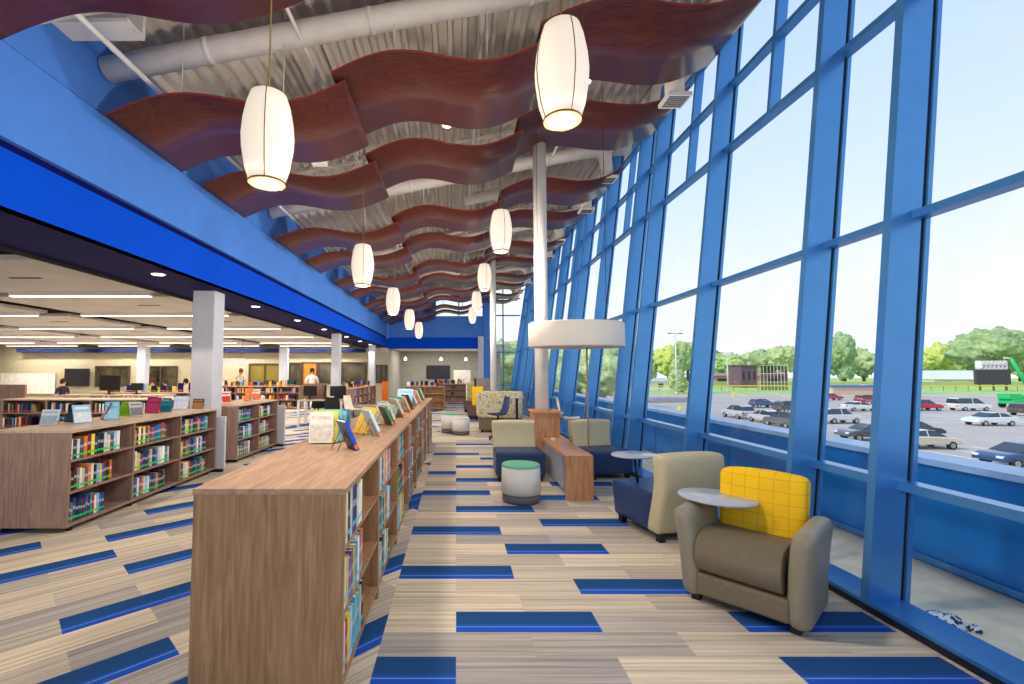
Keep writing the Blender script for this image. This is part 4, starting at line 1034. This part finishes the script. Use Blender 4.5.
# ------------------------------------------------------------------ people, far off in the reading room
def person(label, loc, rz, shirt, trousers, hair, sit=False, arms=0):
    t = thing('person', label, 'person', loc, rz)
    hip = .50 if sit else .93
    V = {}
    vs, es, rad = [], [], []
    def a(p, r_, par=None):
        vs.append(Vector(p)); rad.append(r_); i = len(vs) - 1
        if par is not None: es.append((par, i))
        return i
    pel = a((0, 0, hip), .13); ch = a((0, .01, hip + .25), .13, pel); sh = a((0, .01, hip + .46), .12, ch); nk = a((0, 0, hip + .56), .05, sh); hd = a((0, -.015, hip + .66), .085, nk); tp = a((0, -.01, hip + .76), .075, hd)
    for s_ in (-1, 1):
        h_ = a((s_ * .10, 0, hip - .04), .09, pel)
        if sit: kn = a((s_ * .11, -.42, hip - .02), .065, h_); an = a((s_ * .11, -.42, .09), .042, kn)
        else: kn = a((s_ * .11, -.02 * s_, hip - .45), .062, h_); an = a((s_ * .12, .03 * s_, .09), .042, kn)
        a((s_ * .12, vs[an].y - .15, .045), .035, an)
        so_ = a((s_ * .19, .01, hip + .44), .055, sh); el = a((s_ * .26, .02, hip + .17), .042, so_)
        wr = a((s_ * .23, -.18 if arms or sit else -.04, hip + (.12 if arms or sit else -.06)), .028, el); pm = a(vs[wr] + Vector((0, -.05, -.03)), .030, wr)
        for f in range(4): a(vs[pm] + Vector(((f - 1.5) * .018, -.05 - .008 * (1 - abs(f - 1.5)), -.035)), .0085, pm)
        a(vs[pm] + Vector((-s_ * .04, -.02, -.01)), .009, pm)
    me = bpy.data.meshes.new('body'); me.from_pydata(vs, es, []); o = bpy.data.objects.new('body', me); COL.objects.link(o)
    md = o.modifiers.new('skin', 'SKIN')
    for i, r_ in enumerate(rad): me.skin_vertices[0].data[i].radius = (r_, r_ * (.72 if i in (ch, sh) else 1))
    me.skin_vertices[0].data[0].use_root = True
    sb = o.modifiers.new('sub', 'SUBSURF'); sb.levels = 1; sb.render_levels = 1
    dg = bpy.context.evaluated_depsgraph_get(); me2 = bpy.data.meshes.new_from_object(o.evaluated_get(dg)); bpy.data.objects.remove(o)
    ms = [m_skin, M('shirt', shirt, .8), M('trousers', trousers, .8), M('hair', hair, .7)]
    for m_ in ms[:3]: me2.materials.append(m_)
    for p in me2.polygons:
        c = p.center; p.use_smooth = True
        p.material_index = 0
        if c.z < hip + .02 and abs(c.x) < .2 and c.z > .1 and not (c.z > hip - .2 and c.y < -.1 and not sit): p.material_index = 2
        elif c.z <= .1: p.material_index = 2
        elif c.z < hip + .53 and (abs(c.x) < .2 or c.z > hip + .22): p.material_index = 1
    o = bpy.data.objects.new('body', me2); COL.objects.link(o); o.parent = t
    b = MB(); b.lathe([(.0, .13), (.05, .12), (.088, .07), (.098, .0), (.09, -.06), (.07, -.09)], c=(0, .012, hip + .70), seg=18); b.build('hair', ms[3], t)
    b = MB(); b.lathe([(.0, -.02), (.012, -.012), (.008, .02), (0, .025)], c=(0, -.105, hip + .665), seg=8); b.build('nose', m_skin, t)
    return t
person('standing person in a white shirt with dark hair behind the computer desk', (-6.0, 19.0, 0), .5, (226, 224, 218), (60, 60, 76), (50, 38, 32), arms=1)
person('standing person in a pale top behind the low bookcase beyond the column', (-10.0, 21.2, 0), .2, (214, 196, 180), (70, 66, 80), (120, 60, 36))
person('seated person in dark clothes in front of the wall television', (-15.5, 18.0, 0), 1.4, (46, 40, 58), (40, 40, 50), (56, 36, 26), True)
person('seated person with long orange hair and dark top at the far left', (-14.0, 18.6, 0), 3.0, (56, 48, 52), (50, 50, 60), (232, 168, 74), True)
person('seated person in a red top near the grey column', (-11.6, 18.2, 0), -.6, (206, 36, 50), (50, 50, 60), (70, 46, 34), True)
person('seated person in a green top beside the one in red', (-12.3, 18.5, 0), .4, (150, 176, 52), (50, 50, 60), (60, 40, 30), True)
person('seated person in a dark top behind the dark grey display books', (-10.9, 18.4, 0), .2, (44, 44, 58), (50, 50, 60), (30, 26, 26), True)
for i, (x, y) in enumerate(((-15.5, 18.12), (-14.0, 18.45), (-11.6, 18.3), (-12.3, 18.6), (-10.9, 18.5))):
    t = thing('study_stool', 'plain dark stool under the seated person, %s from the left' % ordn[[0, 1, 3, 2, 4][i]], 'stool', (x, y, 0), 0, 'stools under the seated people')
    b = MB(); b.lathe([(.17, .36), (.18, .38), (.17, .40), (0, .40)], seg=20); b.build('seat', m_black, t); b = MB(); b.tube([(0, 0, .0), (0, 0, .37)], .03, 8); b.lathe([(.16, 0), (.15, .02)], seg=20); b.build('pedestal', m_black, t)

# ------------------------------------------------------------------ outside: ledge, parapet, car park, field
GZ = -4.3
b = MB(); b.box(2.9, 3.86, -2, 25, -.3, -.02); struct(b.build('trim_%d' % tn, M('cream_membrane', (244, 226, 192), .85))); tn += 1
b = MB()
b.box(3.86, 4.06, -2, 27, -4.3, .80); struct(b.build('wall_parapet', M('blue_metal_cladding', (12, 112, 190), .35, var=.03)))
b = MB()
for i in range(0, 24): b.box(3.852, 3.862, -1.9 + i * 1.2, -1.885 + i * 1.2, -.02, .80)
b.box(3.835, 3.862, -2, 27, .0, .05); struct(b.build('trim_%d' % tn, m_alu)); tn += 1
b = MB(); b.box(3.80, 4.14, -2, 27, .80, .85); struct(b.build('trim_%d' % tn, M('pale_blue_coping', (150, 192, 236), .35))); tn += 1
t = thing('patterned_dome', 'low round black and white patterned object on the ledge outside the nearest glass', 'ornament', (3.05, 2.93, -.02)); t.scale = (.72, .72, .8)
m_patt, n, bb = newmat('black_white_pattern'); tcx = n.nodes.new('ShaderNodeTexCoord'); vo = n.nodes.new('ShaderNodeTexVoronoi'); vo.inputs['Scale'].default_value = 45
rr_ = n.nodes.new('ShaderNodeValToRGB'); rr_.color_ramp.interpolation = 'CONSTANT'; rr_.color_ramp.elements[0].color = (.85, .85, .88, 1); rr_.color_ramp.elements[1].position = .55; rr_.color_ramp.elements[1].color = (.03, .03, .04, 1)
n.links.new(tcx.outputs['Object'], vo.inputs['Vector']); sp = n.nodes.new('ShaderNodeSeparateColor'); n.links.new(vo.outputs['Color'], sp.inputs[0]); n.links.new(sp.outputs[0], rr_.inputs[0]); n.links.new(rr_.outputs[0], bb.inputs['Base Color'])
b = MB(); b.lathe([(.13, 0), (.135, .03), (.11, .055), (.06, .075), (0, .08)], seg=32); b.build('dome', m_patt, t)
b = MB(); b.lathe([(.045, 0), (.05, .03), (.03, .05), (0, .055)], c=(.11, -.13, 0), seg=20); b.build('small_dome', m_patt, t)

b = MB(); b.box(4.06, 420, -30, 128, GZ - .3, GZ); struct(b.build('ground', m_asph))
b = MB(); b.box(-120, 620, 128, 520, GZ - .3, GZ + .01); struct(b.build('field', m_grass))
b = MB(); b.box(-120, 4.06, 31.5, 128, GZ - .3, GZ + .005); struct(b.build('lawn', m_grass))
m_line = M('white_road_paint', (236, 234, 226), .8); m_kerb = M('pale_kerb', (220, 206, 184), .8)
for k, (y0_, x0_, x1_, st_) in enumerate(((31.5, 24, 64, 2.8), (47, 26, 44, 2.8), (54, 46, 90, 2.8), (62, 60, 120, 2.8))):
    b = MB(); i = 0
    x = x0_
    while x < x1_: b.box(x, x + .12, y0_, y0_ + 5, GZ, GZ + .012); x += st_
    b.box(x0_, x1_, y0_ - .1, y0_, GZ, GZ + .012); struct(b.build('trim_%d' % tn, m_line)); tn += 1
b = MB(); b.box(20, 150, 116, 118, GZ, GZ + .15); b.box(20, 70, 25, 25.3, GZ, GZ + .12); struct(b.build('trim_%d' % tn, m_kerb)); tn += 1

def car(kind, label, x, y, rz, c, group='parked cars outside the glass wall'):
    t = thing('car', label, 'car', (x, y, GZ), rz, group)
    # side profile along local x (nose +x)
    P = {'sedan': (4.7, 1.8, [(-2.3, .35), (-2.33, .70), (-2.25, .98), (-1.55, 1.04), (.95, .98), (1.9, .86), (2.28, .68), (2.33, .38)], [(-1.65, 1.0), (-1.0, 1.40), (-.1, 1.47), (.35, 1.42), (1.15, .97)]),
         'suv': (4.6, 1.85, [(-2.2, .42), (-2.25, .85), (-2.2, 1.10), (.95, 1.10), (1.85, 1.0), (2.2, .82), (2.26, .42)], [(-2.15, 1.08), (-1.95, 1.62), (-1.5, 1.74), (.2, 1.72), (1.1, 1.08)]),
         'van': (5.3, 1.95, [(-2.6, .40), (-2.65, .9), (-2.6, 1.15), (1.1, 1.15), (2.3, 1.0), (2.6, .75), (2.65, .4)], [(-2.58, 1.13), (-2.5, 1.85), (-2.2, 1.98), (.5, 1.96), (1.55, 1.13)]),
         'hatch': (4.0, 1.75, [(-1.9, .38), (-1.95, .80), (-1.88, 1.02), (.85, 1.0), (1.6, .88), (1.95, .70), (2.0, .38)], [(-1.85, 1.0), (-1.5, 1.42), (-.9, 1.52), (.1, 1.48), (1.0, .98)])}[kind]
    L, Wd, body, cab = P; h = Wd / 2
    paint = M('car_paint', c, .25, .2, var=.01, coat=.6)
    b = MB(); b.prism(body, 'y', -h, h); b.build('body', paint, t, bevel=.10, seg=3)
    def cabf(sc, zz, y): return [(x_ * 1.0, z_ * zz) for x_, z_ in cab]
    b = MB(); n_ = len(cab)
    lo = h - .04; hi = h - .22
    zt_ = max(z_ for _, z_ in cab); zb = min(z_ for _, z_ in cab)
    def wv(z_): return lo + (hi - lo) * (z_ - zb) / (zt_ - zb)
    vs = [(x_, -wv(z_), z_) for x_, z_ in cab] + [(x_, wv(z_), z_) for x_, z_ in cab]
    b.verts_faces(vs, [tuple(range(n_))[::-1], tuple(range(n_, 2 * n_))] + [(i, (i + 1) % n_, n_ + (i + 1) % n_, n_ + i) for i in range(n_)])
    b.build('glasshouse', M('car_glass', (52, 62, 76), .1, var=.02), t, bevel=.03)
    b = MB(); i0, i1 = 1, n_ - 2
    rf = cab[i0:i1 + 1]; vs = [(x_, s_ * (wv(z_) + .01), z_ + .012) for s_ in (-1, 1) for x_, z_ in rf]; m_ = len(rf)
    b.verts_faces(vs, [(i, i + 1, m_ + i + 1, m_ + i) for i in range(m_ - 1)])
    for s_ in (-1, 1):
        for (xa, xb) in ((-.35, -.27),):
            b.hexa([(xa, s_ * wv(zb) - .012, zb), (xb, s_ * wv(zb) - .012, zb), (xb, s_ * wv(zb) + .012, zb), (xa, s_ * wv(zb) + .012, zb), (xa, s_ * wv(zt_) - .012, zt_), (xb, s_ * wv(zt_) - .012, zt_), (xb, s_ * wv(zt_) + .012, zt_), (xa, s_ * wv(zt_) + .012, zt_)])
    o = b.build('roof', paint, t); q = o.modifiers.new('s', 'SOLIDIFY'); q.thickness = .03
    wr = .34 if kind in ('suv', 'van') else .31
    for sx_ in (-1, 1):
        for sy_ in (-1, 1):
            xx = sx_ * L * .30 + (.04 if sx_ > 0 else -.02)
            b = MB(); b.tube([(xx, sy_ * (h - .22), wr), (xx, sy_ * (h + .012), wr)], wr, 20); wv_ = b.build('wheel', m_black, t)
            b = MB(); b.tube([(xx, sy_ * (h + .0), wr), (xx, sy_ * (h + .022), wr)], wr * .6, 14); b.build('hub', M('alloy', (176, 178, 182), .3, .6), wv_)
    for s_ in (-1, 1):
        b = MB(); b.box(-L / 2 + .0, -L / 2 + .12, s_ * (h - .22) - .16, s_ * (h - .22) + .16, .72, .92); b.build('tail_light', M('red_lens', (206, 40, 40), .3), t, bevel=.02)
        b = MB(); b.box(L / 2 - .26, L / 2 - .06, s_ * (h - .24) - .18, s_ * (h - .24) + .18, .60, .74); b.build('headlight', M('clear_lens', (226, 230, 236), .15), t, bevel=.02)
    return t
Q = PI / 2
car('suv', 'silver suv, leftmost of the cluster parked outside the wide middle pane', 36.6, 59.5, Q, (198, 198, 202))
car('hatch', 'pale silver hatchback second from the left in the cluster outside the middle pane', 36.4, 54.0, Q, (206, 206, 208))
car('suv', 'dark grey suv third from the left in the cluster outside the middle pane', 35.4, 49.4, Q, (104, 108, 116))
car('hatch', 'small dark blue hatchback parked behind the silver cluster', 52.0, 77.5, 0, (62, 92, 140))
car('suv', 'charcoal suv parked far behind the dark grey one', 49.5, 67.5, 0, (74, 80, 96))
car('sedan', 'red car crossing far off between two blue fins', 81.0, 99.0, 0, (196, 44, 66))
car('suv', 'white suv with dark windows seen through the narrow pane', 44.6, 53.5, .1, (224, 222, 220))
car('sedan', 'dark grey sedan with big headlights nearest in the narrow pane', 36.0, 40.0, PI - .1, (84, 90, 100))
car('sedan', 'white sedan behind the white suv in the narrow pane', 62.0, 70.5, 0, (228, 228, 228))
car('suv', 'small dark red suv at the right edge of the narrow pane', 78.0, 86.3, 0, (170, 40, 56))
car('suv', 'bright red suv beside the white van', 73.2, 71.6, 0, (206, 42, 60))
car('van', 'long white van parked beside the bright red suv', 79.8, 71.2, 0, (232, 232, 230))
car('sedan', 'white sedan driving in the middle of the right pane', 59.6, 51.2, PI, (226, 230, 232))
car('suv', 'dark olive suv partly hidden at the right edge near the green lift', 78.6, 62.6, 0, (74, 80, 72))
car('sedan', 'cream sedan at the left side of the right pane', 36.4, 35.9, 0, (228, 214, 188))
car('sedan', 'black sedan parked just behind the cream one', 42.0, 42.3, 0, (56, 58, 66))
car('sedan', 'dark blue sedan nearest to the camera at the lower right', 35.6, 28.9, PI, (44, 74, 120))
car('sedan', 'charcoal sedan beside the dark blue one at the right edge', 41.2, 31.5, PI, (70, 66, 68))
car('van', 'white delivery van outside the panes behind the canopy post', 40.0, 118, 0, (230, 228, 222))
for i, (x, y, lab) in enumerate(((26, 66, 'silver car parked outside left of the tall light pole'), (20.5, 52, 'pale blue car parked low outside left of the tall light pole'), (19.6, 70, 'white car far outside behind the pale shell chair'))):
    car('sedan', lab, x, y, Q * i, [(196, 196, 200), (150, 184, 206), (226, 224, 222)][i])

def light_pole(label, x, y, h, r_=.14):
    t = thing('light_pole', label, 'light pole', (x, y, GZ), .2)
    b = MB(); b.lathe([(.45, 0), (.45, .7), (.4, .8), (r_, .8)], seg=16); b.build('base', m_kerb, t)
    b = MB(); b.tube([(0, 0, .6), (0, 0, h)], [r_, r_ * .6], 10); b.build('pole', m_white, t)
    b = MB(); b.tube([(-2.0, 0, h), (2.0, 0, h)], .07, 8); b.build('arm', m_stoolb, t)
    for s_ in (-1.7, 1.7): b = MB(); b.box(s_ - .5, s_ + .5, -.25, .25, h - .12, h + .1); b.build('lamp_head', m_stoolb, t, bevel=.03)
light_pole('tall pale parking light pole with a wide grey T-shaped head', 58.5, 121, 16.4, .22)
light_pole('farther grey parking light pole with a short T head in the middle pane', 83.4, 140, 12.0, .2)
for i, (x, y) in enumerate(((67.5, 111), (31.95, 65.3))):
    t = thing('yellow_bollard', ['small yellow bollard far off in the middle pane', 'small yellow bollard near the foot of the tall light pole'][i], 'bollard', (x, y, GZ))
    b = MB(); b.lathe([(.28, 0), (.28, .8), (.2, 1.0), (0, 1.05)], seg=14); b.build('post', M('yellow_paint', (244, 206, 40), .5), t); b = MB(); b.lathe([(.4, 0), (.4, .06), (.28, .07)], seg=14); b.build('base', m_kerb, t)

# fences, scoreboard, buildings
t = thing('field_fence', 'long outfield fence with a yellow top rail across the playing field', 'fence', (90, 148, GZ))
b = MB(); b.box(-60, 160, -.05, .05, 1.5, 1.9); b.build('top_rail', M('yellow_rail', (240, 206, 40), .6), t)
b = MB()
for i in range(0, 221, 4): b.box(-60 + i - .05, -60 + i + .05, -.05, .05, 0, 1.6)
tag(b.build('fence_posts', m_stoolb, t), None, None, None, 'stuff')
t = thing('far_fence', 'second thinner yellow-topped fence farther across the field', 'fence', (90, 196, GZ))
b = MB(); b.box(-40, 190, -.05, .05, 1.9, 2.25); b.build('top_rail', M('yellow_rail', (236, 210, 70), .6), t); b = MB(); b.box(-40, 190, -.02, .02, 0, 1.9); b.build('mesh', M('pale_green_mesh', (176, 190, 150), .9), t)
t = thing('scoreboard', 'dark rectangular scoreboard seen from behind near the green lift', 'scoreboard', (179, 152, GZ + .0))
b = MB(); b.box(-6, 5.5, -.4, .4, 2.0, 7.2); b.build('board', M('dark_board', (74, 66, 72), .8), t)
b = MB()
for s_ in (-4.5, 0, 4.3): b.box(s_ - .2, s_ + .2, -.2, .2, 0, 2.1)
b.build('legs', m_stoolb, t)
t = thing('boom_lift', 'green boom lift with a raised white basket at the right edge', 'lift', (94.2, 76.5, GZ))
mg = M('bright_green_paint', (30, 190, 100), .4)
b = MB(); b.box(-2.2, 2.2, -1.1, 1.1, .7, 1.5); b.box(-2.6, -.6, -.9, .9, 1.5, 2.4); b.box(.4, 2.4, -.9, .9, 1.5, 2.2); b.build('chassis', mg, t, bevel=.06)
for sx_ in (-1.5, 1.5):
    for sy_ in (-1.15, 1.15):
        b = MB(); b.tube([(sx_, sy_ - .2, .5), (sx_, sy_ + .2, .5)], .5, 18); b.build('wheel', m_black, t)
b = MB(); b.tube([(2.2, 0, 2.3), (-.9, 0, 8.3)], .24, 8); b.build('boom', mg, t); b = MB(); b.tube([(-.9, 0, 8.3), (-2.0, 0, 8.4), (-2.2, 0, 7.6)], .14, 8); b.build('jib', m_white, t)
b = MB()
for z_ in (6.6, 7.2, 7.8):
    for s_ in (-.5, .5): b.box(-6.4, -2.2, s_ - .05, s_ + .05, z_, z_ + .12)
for i in range(7): b.box(-6.4 + i * .69, -6.32 + i * .69, -.55, .55, 6.5, 7.9)
b.box(-6.4, -2.2, -.55, .55, 6.45, 6.58); b.build('basket', m_white, t)
def house(label, x, y, w_, d_, h, roofh, cw, cr_, rz=0):
    t = thing('building', label, 'building', (x, y, GZ), rz)
    b = MB(); b.box(-w_ / 2, w_ / 2, -d_ / 2, d_ / 2, 0, h); b.build('walls', M('house_wall', cw, .8), t)
    b = MB(); b.prism([(-d_ / 2 - .5, h), (d_ / 2 + .5, h), (0, h + roofh)], 'x', -w_ / 2 - .5, w_ / 2 + .5); b.build('roof', M('house_roof', cr_, .8), t)
    for i in range(3):
        xx = -w_ / 2 + w_ * (i + .5) / 3; b = MB(); b.box(xx - w_ * .06, xx + w_ * .06, -d_ / 2 - .05, -d_ / 2, h * .35, h * .75); b.build('window', m_screen, t)
house('long house with a pale roof across the field in the right pane', 232, 212, 34, 14, 3.0, 4.0, (214, 204, 190), (224, 224, 222))
house('low brick-pink building behind the middle pane, left side', 128, 205, 34, 10, 4.6, 1.2, (206, 150, 130), (170, 130, 120))
house('dark maroon building block in the middle pane', 117, 186, 6.4, 8, 8.8, .4, (112, 84, 92), (100, 76, 84))
house('low white shed right of the tall light pole', 70, 160, 14, 8, 3.0, 1.0, (226, 222, 214), (196, 190, 190))
t = thing('batting_cage', 'tall pale grey netted cage in the middle pane', 'cage', (106, 152, GZ))
b = MB()
for i in range(9): b.box(-4.6 + i * 1.15, -4.5 + i * 1.15, -.05, .05, 0, 8.4)
for z_ in (0, 2.8, 5.6, 8.3): b.box(-4.6, 4.7, -.05, .05, z_, z_ + .12)
b.build('frame', m_white, t)
b = MB(); b.box(-4.6, 4.7, .06, .09, 0, 8.4); b.build('net', glassmat('pale_net', (.62, .60, .60), .1, .5), t)
t = thing('dugout', 'low blue-roofed tan dugout at the right of the netted cage', 'shelter', (104, 122, GZ))
b = MB(); b.box(-5, 8, -2, 2, 0, 2.2); b.build('walls', M('tan_block', (214, 186, 156), .8), t); b = MB(); b.box(-5.4, 8.4, -2.4, 2.4, 2.2, 2.55); b.build('roof', M('blue_roof', (60, 110, 190), .6), t)

def leafmat(c1, c2, s_):
    m, n, b = newmat('foliage'); b.inputs['Roughness'].default_value = .9
    t = n.nodes.new('ShaderNodeTexCoord'); no = n.nodes.new('ShaderNodeTexNoise'); no.inputs['Scale'].default_value = s_; no.inputs['Detail'].default_value = 8; no.inputs['Roughness'].default_value = .8
    r = n.nodes.new('ShaderNodeValToRGB'); r.color_ramp.elements[0].position = .35; r.color_ramp.elements[1].position = .62
    r.color_ramp.elements[0].color = (*lin(c1), 1); r.color_ramp.elements[1].color = (*lin(c2), 1)
    n.links.new(t.outputs['Object'], no.inputs['Vector']); n.links.new(no.outputs['Fac'], r.inputs[0]); n.links.new(r.outputs[0], b.inputs['Base Color']); return m
LM = [leafmat((108, 142, 84), (200, 216, 140), 7), leafmat((128, 156, 104), (208, 218, 158), 6), leafmat((160, 180, 70), (226, 230, 124), 8), leafmat((100, 132, 88), (180, 200, 140), 6)]
from mathutils import noise as mnoise
def crown_mesh(seed, tall):
    rr = random.Random(seed); bm = bmesh.new()
    for i in range(10):
        a = rr.uniform(0, 2 * PI); q = rr.uniform(0, .55)
        hz = rr.uniform(.1, .9) if not tall else i / 10
        rad = rr.uniform(.28, .45) * (1 if not tall else (1.15 - .95 * hz) * .8)
        if tall: q *= .4 * (1 - hz)
        c = Vector((math.cos(a) * q, math.sin(a) * q, hz * (1.0 if not tall else 2.0)))
        r_ = bmesh.ops.create_icosphere(bm, subdivisions=4, radius=rad, matrix=Matrix.Translation(c))
        for v in r_['verts']:
            d = v.co - c; k = mnoise.noise(v.co * 5 + Vector((seed, 0, 0))) * .35 + mnoise.noise(v.co * 17) * .30 + mnoise.noise(v.co * 37) * .18
            v.co = c + d * (1 + k)
    me = bpy.data.meshes.new('crown'); bm.to_mesh(me); bm.free()
    for p in me.polygons: p.use_smooth = True
    return me
cm = [crown_mesh(s_, False) for s_ in range(5)] + [crown_mesh(9, True)]
tk = 0
def tree(label, x, y, h, w_, kind, mi, group=None):
    global tk
    t = thing('tree', label, 'tree', (x, y, GZ), rnd.uniform(0, 6), group)
    b = MB(); b.tube([(0, 0, 0), (.1, 0, h * .3), (0, .1, h * .6)], [w_ * .05, w_ * .04, w_ * .02], 8); b.build('trunk', m_trunk, t)
    me = cm[kind].copy(); me.materials.append(LM[mi]); o = bpy.data.objects.new('crown', me); COL.objects.link(o); o.parent = t
    if kind < 5: o.location = (0, 0, h * .30); o.scale = (w_ / 1.6, w_ / 1.6, h * .62)
    else: o.location = (0, 0, h * .14); o.scale = (w_ * .8, w_ * .8, h * .40)
tree('dark green conical tree behind the tall light pole', 64.0, 132, 16.5, 9, 5, 0)
tree('bright yellow-green tree seen behind the canopy, nearest the building', 34, 92, 12, 10, 0, 2)
tree('leafy green tree beside the bright yellow-green one behind the canopy', 40, 102, 13, 10, 1, 0)
tree('big dark green tree towering at the right edge of the field', 262, 222, 27, 34, 2, 3)
for i, (x, y) in enumerate(((6, 62), (12, 66), (17, 58), (-4, 70), (23, 74), (1, 54))):
    tree('yellow-green tree outside the end windows, %s from the left' % ordn[[2, 3, 4, 0, 5, 1][i]], x, y, 9.5, 11, i % 5, 2 if i % 2 else 1, 'trees outside the end windows')
N_ = 26
for i in range(N_):
    u = 590 + i * 19.5
    Yt = 252 + (i * 37 % 60); X_ = (u - CX) / F_PX * Yt
    big = 1.25 if 440 < 0 else 1
    h = 17 + (i * 29 % 7) + (3 if 12 <= i <= 14 else 0)
    tree('tree in the distant treeline, %s from the left' % (ordn[i] if i < 20 else ['twenty-first', 'twenty-second', 'twenty-third', 'twenty-fourth', 'twenty-fifth', 'twenty-sixth'][i - 20]), X_, Yt, h, 19, i % 5, [0, 1, 3, 1, 2, 0, 3][i % 7], 'distant treeline beyond the field')
